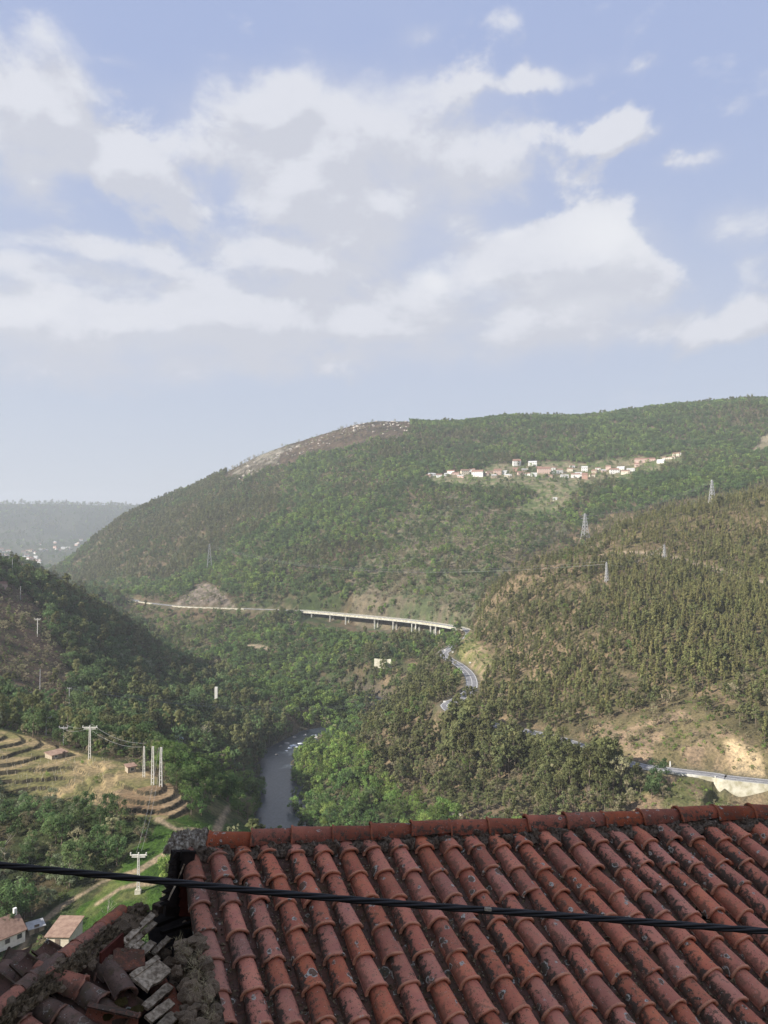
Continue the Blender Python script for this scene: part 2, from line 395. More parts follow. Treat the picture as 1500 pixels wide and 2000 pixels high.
ZONES = {
 'terrace': [(-60,1415),(0,1425),(60,1440),(120,1460),(180,1478),(260,1495),(330,1530),(372,1572),(350,1598),(250,1606),(180,1592),(130,1562),(60,1552),(-60,1548)],
 'soil': [(230,1545),(330,1530),(372,1572),(350,1592),(200,1590),(190,1560)],
 'meadow': [(120,1840),(160,1770),(215,1715),(260,1655),(330,1600),(420,1590),(540,1612),(540,1660),(330,1660),(310,1800),(160,1900)],
 'thicket': [(-60,1548),(130,1558),(185,1590),(180,1680),(110,1760),(30,1840),(-60,1850)],
 'greenbank': [(300,1440),(420,1480),(500,1540),(540,1612),(430,1615),(372,1600),(372,1572),(330,1530),(312,1500)],
 'bracken': [(-60,1150),(40,1150),(90,1210),(150,1330),(120,1400),(60,1360),(-60,1330)],
 'leftspur': [(-80,1060),(0,1080),(130,1130),(200,1150),(300,1240),(430,1320),(560,1400),(570,1440),(540,1560),(500,1560),(420,1490),(180,1472),(60,1435),(-60,1415)],
 'cut': [(1210,1492),(1150,1460),(1180,1410),(1260,1400),(1330,1370),(1440,1425),(1520,1470),(1520,1535),(1380,1512)],
 'belowroad': [(1290,1508),(1380,1520),(1520,1540),(1520,1640),(1160,1640),(1240,1570)],
 'rightbank': [(560,1620),(568,1500),(600,1440),(640,1425),(700,1440),(730,1540),(860,1580),(900,1620)],
 'lowpines': [(690,1440),(720,1340),(800,1290),(868,1285),(900,1310),(905,1345),(868,1378),(900,1398),(1000,1410),(1100,1440),(1220,1485),(1290,1508),(1240,1570),(1160,1640),(900,1640),(860,1580),(730,1540)],
 'roadside': [(905,1245),(930,1240),(960,1290),(950,1330),(930,1345),(920,1310),(895,1280)],
 'plantation': [(1180,1010),(1310,985),(1530,940),(1530,1300),(1400,1340),(1250,1300),(1180,1180)],
 'pines': [(915,1245),(925,1200),(960,1140),(1000,1095),(1110,1060),(1180,1010),(1310,985),(1530,940),(1530,1480),(1440,1425),(1330,1370),(1260,1400),(1180,1410),(1150,1460),(1000,1410),(905,1395),(905,1370),(935,1340),(960,1290),(930,1240)],
 'valley': [(400,1230),(560,1200),(905,1238),(870,1275),(800,1290),(720,1340),(690,1440),(600,1430),(560,1400),(430,1320)],
 'heath': [(430,935),(470,895),(500,870),(600,840),(700,805),(790,805),(806,832),(780,856),(700,868),(630,880),(560,905),(500,925)],
 'rocky': [(455,925),(500,885),(560,868),(590,868),(560,890),(500,925),(470,935)],
 'fields': [(820,935),(1000,905),(1240,895),(1340,888),(1340,905),(1230,935),(1130,950),(1100,1000),(1000,1005),(1040,960),(880,950)],
 'pinecrest': [(90,1130),(100,1100),(250,990),(450,905),(500,925),(560,930),(540,1010),(430,1080),(330,1130),(150,1140)],
 'scrub': [(690,1230),(690,1120),(770,1000),(880,960),(1000,1005),(1100,1000),(1120,1040),(1000,1100),(960,1140),(920,1220),(880,1225)],
 'cliff': [(335,1182),(342,1168),(356,1160),(370,1148),(392,1143),(412,1141),(424,1152),(440,1166),(452,1180)],
 'eastfields': [(1465,885),(1480,850),(1530,830),(1530,880)],
}
def zone_masks(px, py):
    jx = 22 * vnoise(px/26, py/26, 5) - 11 + 8*vnoise(px/7, py/7, 6) - 4; jy = 16 * vnoise(px/26, py/26, 8) - 8
    return {k: in_poly(px + jx*(.3 if k in ('terrace','soil') else 1), py + jy*(.3 if k in ('terrace','soil') else 1), v) for k, v in ZONES.items()}

def height(x, y, detail=True):
    x = np.asarray(x, float); y = np.asarray(y, float)
    z = tps(x, y); D = np.maximum(np.hypot(x, y), 20)
    if detail:
        amp = np.clip(D * 0.012, 0.2, 11) * smooth(25, 150, D)
        z = z + amp * fbm(x / (D.clip(150, 900)*0.22), y / (D.clip(150, 900)*0.22), 3, 4) * 1.5 + amp * .35 * fbm(x/14, y/14, 11, 3)
    px, py = to_px(x, y, z)
    # terraced plots: dry stone risers
    tm = in_poly(px, py, ZONES['terrace']) & (D > 150) & (D < 340) & (y > 0)
    st = 1.12; q = (z + 2.2*fbm(x/26, y/26, 21, 2) + .22*fbm(x/5, y/5, 22, 2)) / st; fr = q - np.floor(q)
    zt = z + (smooth(.44, .54, fr) - fr) * st * .98
    z = np.where(tm, zt, z)
    d, par = river_dist(x, y)
    wdt = np.interp(par, [0, 5, 8, 11, 12, 30], [10, 9.0, 8.0, 6.5, 4.5, 12]) + 2*fbm(x/12, y/12, 31, 2)
    z = np.where(d < wdt, RIVER_Z - 1.5, RIVER_Z - 1.5 + (np.maximum(z, RIVER_Z + .5) - RIVER_Z + 1.5) * smooth(0, 16, d - wdt))
    d, par = road_dist(x, y)
    off = (par > VIA0) & (par < VIA1)     # the viaduct stands free of the ground
    rx = np.interp(par, ROAD_U, [c[0] for c in ROAD_C]); ry = np.interp(par, ROAD_U, [c[1] for c in ROAD_C])
    lowside = np.hypot(x, y) < np.hypot(rx, ry); wp = (1 - smooth(3.0, 3.7, par)) * lowside
    k = 1 - smooth(0, 1, (d - 5.5) / (7.5 - 6.5*wp))
    zt = np.minimum(z, ROAD_Z - 8.0 + 5.0*smooth(2.2, 3.6, par)); w_ = wp * (1 - smooth(12, 36, d))
    z = z*(1-w_) + zt*w_
    k = np.where(off, 0, k)
    z = z * (1-k) + (ROAD_Z - .12) * k
    nearside = np.hypot(x, y) < np.hypot(rx, ry)
    k2 = np.where(off, 1 - np.where(nearside, smooth(45, 110, d), smooth(4, 18, d)), 0); z = z*(1-k2) + np.minimum(z, ROAD_Z - 15 - .10*d*nearside + .9*np.maximum(d-2, 0)*~nearside + 11*(np.abs(par-21.4)/1.7)**2)*k2
    return z
# polar sheet round the viewpoint, fine where the photograph looks
th = np.concatenate([np.radians(np.arange(-180, -41, 4.0)), np.radians(np.linspace(-40, -29, 44))[:-1], np.radians(np.linspace(-29, 29, 520)), np.radians(np.linspace(29, 40, 44))[1:], np.radians(np.arange(44, 180, 4.0))])
rr = np.concatenate([[0.5, 3, 6, 10, 16, 24, 34, 46, 60, 76, 92], np.geomspace(108, 150, 40)[:-1], np.geomspace(150, 340, 330)[:-1], np.geomspace(340, 2300, 330)[:-1], np.geomspace(2300, 6800, 60)])
TH, RR = np.meshgrid(th, rr, indexing='xy')      # rows are rings
GX, GY = RR*np.sin(TH), RR*np.cos(TH)
GZ = height(GX, GY)

def ground_z(x, y):
    """height read from the finished sheet"""
    r_ = float(np.clip(math.hypot(x, y), rr[0], rr[-1]-1e-3)); a = math.atan2(x, y)
    i = int(np.searchsorted(rr, r_) - 1); i = max(0, min(i, len(rr)-2)); j = int(np.searchsorted(th, a) - 1); j = max(0, min(j, len(th)-2))
    u = (r_-rr[i])/(rr[i+1]-rr[i]); v = np.clip((a-th[j])/(th[j+1]-th[j]), 0, 1)
    return float((GZ[i, j]*(1-v) + GZ[i, j+1]*v)*(1-u) + (GZ[i+1, j]*(1-v) + GZ[i+1, j+1]*v)*u)
def hit(px, py, dmin=60.0):
    """the point of the ground seen at a pixel"""
    d = ray(px, py); a = math.atan2(d.x, 1.0); j = int(np.clip(np.searchsorted(th, a) - 1, 0, len(th)-2)); v = np.clip((a-th[j])/(th[j+1]-th[j]), 0, 1)
    zz = GZ[:, j]*(1-v) + GZ[:, j+1]*v; zr = d.z * rr * math.cos(a); ok = np.where((zr < zz) & (rr > dmin))[0]
    i = ok[0] if len(ok) else int(np.searchsorted(rr, 1900))
    f0, f1 = zr[i-1]-zz[i-1], zr[i]-zz[i]; u = 1.0 if f0 <= f1 else np.clip(f0/(f0-f1), 0, 1)
    r_ = rr[i-1] + (rr[i]-rr[i-1])*u; x, y = r_*math.sin(a), r_*math.cos(a)
    return Vector((x, y, ground_z(x, y)))
nr, nt = GX.shape
idx = np.arange(nr*nt).reshape(nr, nt)
a_ = idx[:-1]; b_ = idx[1:]
Q = np.stack([a_.ravel(), b_.ravel(), np.roll(b_, -1, 1).ravel(), np.roll(a_, -1, 1).ravel()], 1)
V = np.stack([GX.ravel(), GY.ravel(), GZ.ravel()], 1)
# ground cover, as colour of the soil and low growth itself
PX, PY = to_px(GX, GY, GZ); inview = (GY > 60) & (np.abs(TH) < .6)
zm = zone_masks(PX, PY)
def zq(k): return zm[k] & inview
col = np.zeros((nr, nt, 3)); n_a = fbm(GX/60, GY/60, 41, 4); n_b = fbm(GX/9, GY/9, 45, 5)
base_g = np.array([.055, .075, .028]); base_b = np.array([.15, .11, .07])
f = smooth(-.12, .14, n_a*.6 + n_b*.6)[..., None]; col[:] = base_g*(1-f) + base_b*f
def paint(mask, c1, c2, lo=-.1, hi=.12, keep=None):
    f = smooth(lo, hi, n_b + .4*n_a)[..., None]; c = np.array(c1)*(1-f) + np.array(c2)*f
    col[mask] = c[mask]
paint(zq('leftspur'), (.05,.06,.03), (.13,.095,.065))
paint(zq('bracken'), (.10,.085,.05), (.19,.125,.09))
paint(zq('pines'), (.13,.11,.06), (.24,.175,.11))
paint(zq('plantation'), (.12,.11,.05), (.20,.15,.09))
paint(zq('lowpines'), (.10,.10,.05), (.21,.155,.10))
paint(zq('rightbank'), (.06,.09,.03), (.12,.11,.06))
paint(zq('cut'), (.19,.155,.085), (.33,.235,.16))
paint(zq('belowroad'), (.14,.14,.06), (.27,.19,.13))
paint(zq('roadside'), (.20,.19,.08), (.33,.25,.16))
paint(zq('cliff'), (.12,.10,.075), (.27,.215,.18), -.15, .15)
paint(zq('scrub'), (.10,.12,.06), (.19,.155,.11))
paint(zq('fields'), (.12,.15,.06), (.26,.22,.14))
paint(zq('eastfields'), (.22,.19,.12), (.3,.25,.18))
paint(zq('heath'), (.060,.048,.034), (.125,.088,.062))
paint(zq('rocky'), (.09,.075,.055), (.27,.24,.20))
paint(zq('meadow'), (.055,.105,.02), (.15,.16,.06), -.02, .2)
paint(zq('thicket'), (.05,.06,.025), (.11,.085,.05))
paint(zq('greenbank'), (.06,.09,.03), (.13,.12,.06))
tmask = zq('terrace')
paint(tmask, (.21,.19,.085), (.36,.27,.155))
paint(zq('soil'), (.27,.18,.11), (.38,.27,.17))
# risers of the terraces show dry stone
slope = np.zeros_like(GZ); slope[1:-1] = np.abs(GZ[2:] - GZ[:-2]) / (RR[2:] - RR[:-2])
kt = tmask & (slope > .55); col[kt] = np.array([.075,.065,.045]) * (1 + 1.2*n_b[kt])[:, None]
far = (RR > 2400); ff = smooth(-.1, .15, fbm(GX/320, GY/320, 51, 5))[..., None]
col[far] = (np.array([.035,.05,.03])*(1-ff) + np.array([.10,.11,.07])*ff)[far]
# paths trodden through the basin
PATHS = [[(0,1920),(60,1818),(120,1770),(200,1722),(270,1700),(330,1665),(380,1650)],[(190,1765),(235,1735),(300,1725)],[(310,1600),(345,1620),(420,1630),(520,1612)]]
PATHW = []
for pl in PATHS:
    pw = [tuple(hit(a, b))[:2] for a, b in pl]; PATHW.append(pw)
    d, _ = seg_dist(GX, GY, pw); k = (1 - smooth(.45, 1.5, d + n_b*2))[..., None]; col = col*(1-k) + np.array([.34,.26,.18])*k
TRACKS = [[(1180,1085),(1260,1080),(1330,1092),(1400,1112),(1500,1140)],[(430,1262),(480,1262),(520,1268)]]
for pl in TRACKS:
    pw = [tuple(hit(a, b))[:2] for a, b in pl]; PATHW.append(pw)
    d, _ = seg_dist(GX, GY, pw); k = (1 - smooth(3.0, 6.5, d))[..., None]; col = col*(1-k) + np.array([.36,.28,.20])*k
# pale scar of the bank beside the road
hs = hit(1455, 1495); hs2 = hit(1500, 1500)
d = np.hypot((GX - hs.x)/7.5, (GY - hs.y)/14); k = (1 - smooth(.6, 1.1, d + 1.2*n_b))[..., None]; col = col*(1-k) + np.array([.62,.46,.29])*k
d, par = road_dist(GX, GY); 
k = ((1 - smooth(5, 8, d)) * ~((par > VIA0) & (par < VIA1)))[..., None]; col = col*(1-k) + np.array([.20,.17,.11])*k
d, par = river_dist(GX, GY); k = (1 - smooth(12, 17, d))[..., None]; col = col*(1-k) + np.array([.12,.10,.075])*k

m_land, t, o = mat_new('land')
ca = t.node('ShaderNodeVertexColor'); ca.layer_name = 'cover'
geo = t.node('ShaderNodeNewGeometry'); pos = geo.outputs['Position']
n1_ = t.noise(pos, 0.9, 8, 0.7); n2_ = t.noise(pos, 0.12, 6, 0.6)
mm = t.m('MULTIPLY_ADD', n1_, 1.1, t.m('MULTIPLY', n2_, .7))
c_ = t.v('MULTIPLY', ca.outputs[0], t.xyz(t.ramp(mm, .55, 1.25, .3, 1.6), t.ramp(mm, .55, 1.25, .36, 1.6), t.ramp(mm, .55, 1.25, .4, 1.5)))
c_ = t.v('MULTIPLY', c_, (.66, .66, .66))
principled(t, o, c_, 0.95, n1_, .9, .8, 0.1)
me = np_mesh('hillsides', V, Q, m_land, smooth=True)
at_ = me.color_attributes.new('cover', 'FLOAT_COLOR', 'POINT')
at_.data.foreach_set('color', np.concatenate([np.clip(col, .01, .9), np.ones((nr, nt, 1))], 2).astype(np.float32).ravel())
tag(obj('hillsides', me), kind='structure')

# river: a sheet with banks hidden under the land, and white water at the bend
def ribbon(poly, width, z, dz=0.0, step=4.0, off=0.0):
    P_ = [Vector((p[0], p[1], 0)) for p in poly]; C = []
    n = len(P_)
    for i in range(n-1):
        p0, p1, p2, p3 = P_[max(i-1,0)], P_[i], P_[i+1], P_[min(i+2,n-1)]
        m_ = max(1, int((p2-p1).length/step))
        for k in range(m_):
            u = k/m_; C.append(.5*((2*p1) + (p2-p0)*u + (2*p0-5*p1+4*p2-p3)*u*u + (3*p1-p0-3*p2+p3)*u*u*u))
    C.append(P_[-1]); V = []; F = []
    for i, c in enumerate(C):
        d = (C[min(i+1,len(C)-1)] - C[max(i-1,0)]).normalized(); nrm = Vector((-d.y, d.x, 0))
        for s_ in (-.5, .5): V.append((c.x + nrm.x*(off+s_*width), c.y + nrm.y*(off+s_*width), z + dz))
        if i: F.append((2*i-2, 2*i-1, 2*i+1, 2*i))
    return V, F, C
m_wat, t, o = mat_new('river_water')
geo = t.node('ShaderNodeNewGeometry')
nw = t.noise(t.v('MULTIPLY', geo.outputs['Position'], (1, .45, 1)), .55, 6, .65)
principled(t, o, t.mix(t.ramp(nw, .4, .75), (.022,.03,.04), (.05,.06,.075)), .32, nw, .55, .35, .5)
V_, F_, _ = ribbon(RIVER, 44, RIVER_Z, 0, 8)
tag(obj('river', mesh('river', V_, F_, m_wat)), kind='structure')

M = {}
M['bark'] = mat_mottle('bark', (.10,.075,.055), (.19,.155,.125), 4, .95, .5, .03, .2)
M['pale_bark'] = mat_mottle('pale_bark', (.24,.21,.17), (.36,.33,.28), 3, .9, .4, .02, .2)
# ------------------------------------------------------------------ road, viaduct, walls
def road_line(u0, u1, off=0.0, z=ROAD_Z, n=None):
    us = np.linspace(u0, u1, n or max(4, int((u1-u0)*12))); X = np.interp(us, ROAD_U, [c[0] for c in ROAD_C]); Y = np.interp(us, ROAD_U, [c[1] for c in ROAD_C])
    dX, dY = np.gradient(X), np.gradient(Y); L = np.hypot(dX, dY)
    return [Vector((a - off*dy/l, b + off*dx/l, z)) for a, b, dx, dy, l in zip(X, Y, dX, dY, L)]
# with the line running away from the camera, a positive offset is the valley side
def strip(name, u0, u1, o0, o1, z0, z1, mat, parent=None, n=None):
    A_, B_ = road_line(u0, u1, o0, z0, n), road_line(u0, u1, o1, z1, n); V = []; F = []
    for i, (a, b) in enumerate(zip(A_, B_)):
        V += [a, b]
        if i: F.append((2*i-2, 2*i-1, 2*i+1, 2*i))
    return obj(name, mesh(name, V, F, mat), parent)
def slab(name, u0, u1, o0, o1, zt, zb, mat, parent=None, n=None, zbf=None):
    """a solid running beside the road, from offset o0 to o1 and height zt down to zb"""
    A_, B_ = road_line(u0, u1, o0, zt, n), road_line(u0, u1, o1, zt, n); V = []; F = []; m_ = len(A_)
    for i, (a, b) in enumerate(zip(A_, B_)):
        zz = zb if zbf is None else zbf(i/(m_-1))
        V += [a, b, Vector((b.x, b.y, zz)), Vector((a.x, a.y, zz))]
        if i:
            p, q = 4*i-4, 4*i
            for k in range(4): F.append((p+k, p+(k+1)%4, q+(k+1)%4, q+k))
    F += [(0,3,2,1), tuple(4*m_-4+k for k in range(4))]
    return obj(name, mesh(name, V, F, mat), parent)
m_asph = mat_mottle('asphalt', (.13,.13,.14), (.19,.19,.20), .35, .85, .1, .02)
m_line = mat_mottle('road_paint', (.62,.62,.60), (.75,.75,.72), 2, .7, 0, .01)
m_conc = mat_mottle('weathered_concrete', (.36,.36,.33), (.58,.57,.53), .45, .9, .15, .03)
m_conc2 = mat_mottle('streaked_concrete', (.30,.28,.20), (.52,.50,.42), .35, .9, .2, .03)
m_metal = mat_mottle('galvanised_steel', (.42,.43,.44), (.58,.58,.58), 3, .5, .05, .01, 0, .6)
m_dark = mat_mottle('dark_steel', (.05,.05,.055), (.09,.09,.09), 3, .6, .05, .01)
for u0, u1 in ((0.6, VIA0+.02), (VIA1-.02, 27.9)):
    tag(strip('road', u0, u1, -4.3, 4.3, ROAD_Z, ROAD_Z, m_asph), kind='structure')
    for o0 in (-3.75, 3.55, -.1):
        tag(strip('road_marking', u0, u1, o0, o0+.22, ROAD_Z+.012, ROAD_Z+.012, m_line), kind='structure')
via = empty('viaduct', road_line(21, 21.1, 0, ROAD_Z)[0]); VL = via.location.copy()
def under(o, root):
    o.parent = root; o.matrix_parent_inverse = Matrix.Translation(-root.location); return o
under(slab('deck', VIA0-.12, VIA1+.1, -5.0, 5.0, ROAD_Z-.02, ROAD_Z-2.3, m_conc), via)
under(strip('road_surface', VIA0-.1, VIA1+.08, -4.3, 4.3, ROAD_Z+.01, ROAD_Z+.01, m_asph), via)
under(strip('lane_line', VIA0-.1, VIA1+.08, -.1, .14, ROAD_Z+.02, ROAD_Z+.02, m_line), via)
for o0 in (-5.2, 4.7):
    under(slab('parapet', VIA0-.12, VIA1+.1, o0, o0+.5, ROAD_Z+.22, ROAD_Z-1.6, m_conc2), via)
    mb = MB(); ln = road_line(VIA0-.1, VIA1+.08, o0+.25, ROAD_Z+.9)
    for a, b in zip(ln[:-1], ln[1:]): mb.bar(a, b, .1, .12); mb.bar(a - Vector((0,0,.35)), b - Vector((0,0,.35)), .07, .08); mb.box(a - Vector((0,0,.4)), (.12,.12,.9))
    under(mb.build('railing', m_metal), via)
for px in (612, 649, 679, 735, 770, 807, 815.5, 841, 850, 897):
    u = np.interp(px, [590,700,820,905], [23,22,21,20]); c0 = road_line(u, u+.02, 3.2, 0, 4)[0]; c1 = road_line(u, u+.02, -3.2, 0, 4)[0]
    mb = MB()
    for c in (c0, c1):
        g_ = float(ground_z(c.x, c.y)) - 1.5; mb.box((c.x, c.y, (g_ + ROAD_Z-1.5)/2), (1.5, 1.5, ROAD_Z-1.5-g_), R(20))
    cc = (c0+c1)/2; d_ = (c1-c0).normalized(); mb.bar(c0 + Vector((0,0,ROAD_Z-2.0)) - d_*1.6, c1 + Vector((0,0,ROAD_Z-2.0)) + d_*1.6, 1.7, .98)
    under(mb.build('pier', m_conc), via)
tag(via, 'long pale concrete viaduct crossing the slope on paired piers', 'viaduct')
def wall_thing(name, u0, u1, off, top, zbf, mat, label, cat, n=None):
    o = slab(name, u0, u1, off, off+.6, top, None, mat, None, n, zbf); tag(o, label, cat); return o
wall_thing('retaining_wall', 2.0, 3.35, 5.3, ROAD_Z+.75, lambda f: ROAD_Z - 12.0, m_conc2, 'tall pale concrete wall holding up the road at the right edge', 'retaining wall')
wall_thing('retaining_wall', 24.0, 26.1, 5.6, ROAD_Z+.9, lambda f: ROAD_Z - 4.5, m_conc2, 'long pale concrete wall under the road left of the viaduct', 'retaining wall')
wall_thing('retaining_wall', 26.55, 27.05, 5.6, ROAD_Z+1.2, lambda f: ROAD_Z - 9.0, m_conc2, 'short bright wall of the road farthest to the left', 'retaining wall')
wall_thing('parapet_wall', 3.35, 4.25, 5.0, ROAD_Z+.85, lambda f: ROAD_Z - 1.2, m_conc, 'low concrete kerb wall along the road above the brown bank', 'low wall')
def rail(u0, u1, off, label, mat=m_metal):
    c = road_line(u0, u1, off, ROAD_Z)[0]; r_ = empty('guard_rail', c)
    A_ = road_line(u0, u1, off, ROAD_Z); mb = MB()
    for a, b in zip(A_[:-1], A_[1:]): mb.bar(a + Vector((0,0,.72)), b + Vector((0,0,.72)), .12, .32)
    under(mb.build('rail', mat), r_); mb = MB()
    for a in A_[::2]: mb.box(a + Vector((0,0,.2)), (.16,.16,1.1))
    o = under(mb.build('posts', mat), r_); o['kind'] = 'stuff'; tag(r_, label, 'guard rail')
rail(2.0, 5.0, 4.75, 'steel guard rail beside the road above the retaining wall at the right edge')
rail(9.1, 12.9, 4.9, 'dark guard rail round the outside of the lower road bend', m_dark)
rail(15.2, 18.4, 4.9, 'steel guard rail round the hairpin below the viaduct end')
rail(23.3, 26.0, 4.8, 'steel guard rail on the road left of the viaduct')
def small_wall(pts, h, label, mat, cat='stone wall', name='stone_wall', thick=.6):
    P_ = [hit(*p) for p in pts]; mb = MB()
    for a, b in zip(P_[:-1], P_[1:]):
        n_ = 4
        for k in range(n_):
            p, q = a.lerp(b, k/n_), a.lerp(b, (k+1)/n_)
            p.z = float(ground_z(p.x, p.y)); q.z = float(ground_z(q.x, q.y))
            mb.bar(p + Vector((0,0,h/2-.3)), q + Vector((0,0,h/2-.3)), thick, h)
    return tag(mb.build(name, mat), label, cat)
small_wall([(731,1303),(765,1304)], 9, 'pale concrete wall standing alone in the green valley side', m_conc2, 'concrete wall', 'concrete_wall')
small_wall([(870,1590),(892,1594),(914,1592)], 1.4, 'short pale balustrade at the foot of the slope above the ridge tiles', m_conc2, 'balustrade', 'balustrade', .3)
# white water and boulders at the bend
m_rock = mat_mottle('granite', (.17,.16,.145), (.36,.34,.31), 1.5, .9, .5, .05, .25)
m_foam = mat_mottle('foam', (.40,.44,.48), (.72,.75,.78), 1.0, .6, .5, .2)
def rock_mesh(seed, sub=2, amp=.35, mat=None, squash=.65):
    rs = np.random.default_rng(seed); import bmesh
    bm = bmesh.new(); bmesh.ops.create_icosphere(bm, subdivisions=sub, radius=1)
    a = rs.normal(size=(7, 3)); a /= np.linalg.norm(a, axis=1)[:, None]; cuts = rs.uniform(.55, .95, 7)
    for v in bm.verts:
        p = np.array(v.co)
        for n_, c in zip(a, cuts):
            e_ = p @ n_ - c
            if e_ > 0: p = p - n_*e_
        p = p * (1 + amp*.25*rs.normal()) * np.array([1, 1, squash]); v.co = Vector(p)
    me = bpy.data.meshes.new('rock'); bm.to_mesh(me); bm.free(); me.materials.append(mat or m_rock); return me
ROCKS = [rock_mesh(i, 2) for i in range(5)]
for i, (px, py, s_) in enumerate([(560,1452,2.2),(548,1458,1.6),(575,1440,1.8),(596,1436,1.7),(606,1446,1.5),(563,1437,1.4),(540,1474,1.7),(585,1462,1.2),(618,1440,1.9),(552,1444,1.5)]):
    p = on_level(px, py, RIVER_Z); o = obj('boulder', ROCKS[i % 5], None, p, (0, 0, i*1.3), (s_, s_*.8, s_*.8))
    tag(o, ['large','pale','rounded','flat','wet','broad','lone','dark','outer','split'][i] + ' boulder ' + ['left of the rapids','below the left bank','amid the river bend','above the white water','beside the right bank','at the upper left of the bend','lowest by the left bank','just below the foam','farthest right in the bend','between bank and foam'][i], 'boulder', 'boulders at the river bend')
for i, (px, py, rx, ry) in enumerate([(572,1456,3.6,1.0),(586,1452,2.2,.7),(566,1461,1.8,.7),(580,1459,1.5,.5),(612,1436,2.4,.7),(603,1441,1.3,.5),(560,1466,1.2,.4)]):
    p = on_level(px, py, RIVER_Z); V_ = [(p.x, p.y, RIVER_Z+.35)]; N_ = 18
    for k in range(N_):
        a = 2*math.pi*k/N_; rj = random.uniform(.6, 1.15); V_.append((p.x + rx*rj*math.cos(a), p.y + ry*3*rj*math.sin(a), RIVER_Z+.03))
    tag(obj('white_water', mesh('white_water', V_, [(0, 1+k, 1+(k+1) % N_) for k in range(N_)], m_foam)), kind='structure')
# rocky outcrops on the bald top
g = np.random.default_rng(31); m_crag = mat_mottle('crag', (.24,.21,.18), (.46,.42,.37), 1.0, .95, .5, .1, .2); CR = [rock_mesh(20+i, 2, .5, m_crag, .8) for i in range(4)]
mbv = []; 
for i in range(150):
    px = g.uniform(465, 800); py = np.interp(px, [465,500,560,600,700,740,800], [925,898,877,862,828,818,822]) + abs(g.normal())*np.interp(px,[465,600,700,800],[20,12,8,14])
    p = hit(px, py); s_ = g.uniform(1.2, 4.2) * (1 if px < 600 or px > 690 else .6)
    tag(obj('crag', CR[i % 4], None, p, (0, 0, g.uniform(0, 6)), (s_*1.3, s_, s_)), 'grey rock outcrop on the bald brown ' + ('left shoulder' if px < 620 else 'summit') + ' of the big mountain', 'rock outcrop', 'rock outcrops on the bald mountain top')

# ------------------------------------------------------------------ pylons and poles
m_pyl = mat_mottle('pylon_steel', (.34,.35,.36), (.48,.48,.48), 2, .6, .05, .01, 0, .2)
def pylon(px, pyb, pyt, label, arms=3, w=.16, t_=.34, armw=.30, yaw=.3):
    p = hit(px, pyb); H = (pyb - pyt) * p.y / FPX; r_ = empty('lattice_pylon', p, yaw); B = H*w/2
    mb = MB(); 
    def half(z): return B*(1-z/H*.86)
    for sx, sy in ((-1,-1),(1,-1),(1,1),(-1,1)): mb.bar((sx*B, sy*B, -2), (sx*half(H), sy*half(H), H), t_)
    mb.build('legs', m_pyl, r_); mb = MB(); nz = 8; zs = [H*(1-(1-k/nz)**1.35) for k in range(nz+1)]
    for a, b in zip(zs[:-1], zs[1:]):
        for k in range(4):
            s0, s1 = ((-1,-1),(1,-1),(1,1),(-1,1))[k], ((-1,-1),(1,-1),(1,1),(-1,1))[(k+1) % 4]
            mb.bar((s0[0]*half(a), s0[1]*half(a), a), (s1[0]*half(b), s1[1]*half(b), b), t_*.6)
            mb.bar((s1[0]*half(a), s1[1]*half(a), a), (s0[0]*half(b), s0[1]*half(b), b), t_*.6)
    mb.build('bracing', m_pyl, r_)
    for k in range(arms):
        z = H*(.93 - .13*k); L = H*armw/2*(.75 + .25*(k == 1)); mb = MB()
        for sx in (-1, 1):
            for sy in (-1, 1): mb.bar((0, sy*half(z), z), (sx*L, 0, z), t_*.7)
            mb.bar((0, 0, z + H*.035), (sx*L, 0, z), t_*.6)
        mb.build('crossarm', m_pyl, r_)
    tag(r_, label, 'pylon'); return p, H, yaw
PY = [pylon(409, 1109, 1062, 'slim lattice pylon on the wooded left flank of the mountain', 0, .20, .42),
 pylon(1143, 1052, 1003, 'lattice pylon with crossarms below the village at the edge of the pines', 3, .26, .5, .36),
 pylon(1391, 982, 937, 'lattice pylon with crossarms upper right among green trees', 3, .22, .5, .26),
 pylon(1185, 1136, 1098, 'thin dark lattice pylon half sunk in the pines', 2, .16, .34, .2),
 pylon(1298, 1098, 1064, 'faint lattice pylon standing among the upper right pines', 2, .2, .3, .3)]
m_wire = mat_mottle('wire', (.25,.25,.26), (.32,.32,.33), 3, .6, 0, .01)
def wires(a, b, n, sag, r, label, gap=4.0):
    a, b = Vector(a), Vector(b); d = (b-a).normalized(); s_ = Vector((-d.y, d.x, 0)); 
    for k in range(n):
        o_ = s_*((k-(n-1)/2)*gap) + Vector((0, 0, .6*(k % 2)*gap)); mb = MB()
        mb.tube([a.lerp(b, i/16) + o_ - Vector((0, 0, sag*4*(i/16)*(1-i/16))) for i in range(17)], r, 4)
        tag(mb.build('power_line', m_wire), ('%s wire of the power line %s' % (['lower','upper','outer','inner'][k], label)), 'power line')
top = lambda q: q[0] + Vector((0, 0, q[1]*.9))
wires(top(PY[0]), top(PY[3]), 3, 22, .045, 'from the left flank pylon')
wires(top(PY[3]), top(PY[4]), 3, 8, .045, 'between the two right pylons')
wires(top(PY[1]), top(PY[2]), 3, 10, .045, 'at the village pylon')
m_pole = mat_mottle('pole_concrete', (.52,.51,.47), (.68,.66,.62), 2, .85, .1, .01)
m_pole2 = mat_mottle('pole_dull', (.30,.30,.30), (.42,.42,.42), 2, .85, .1, .01)
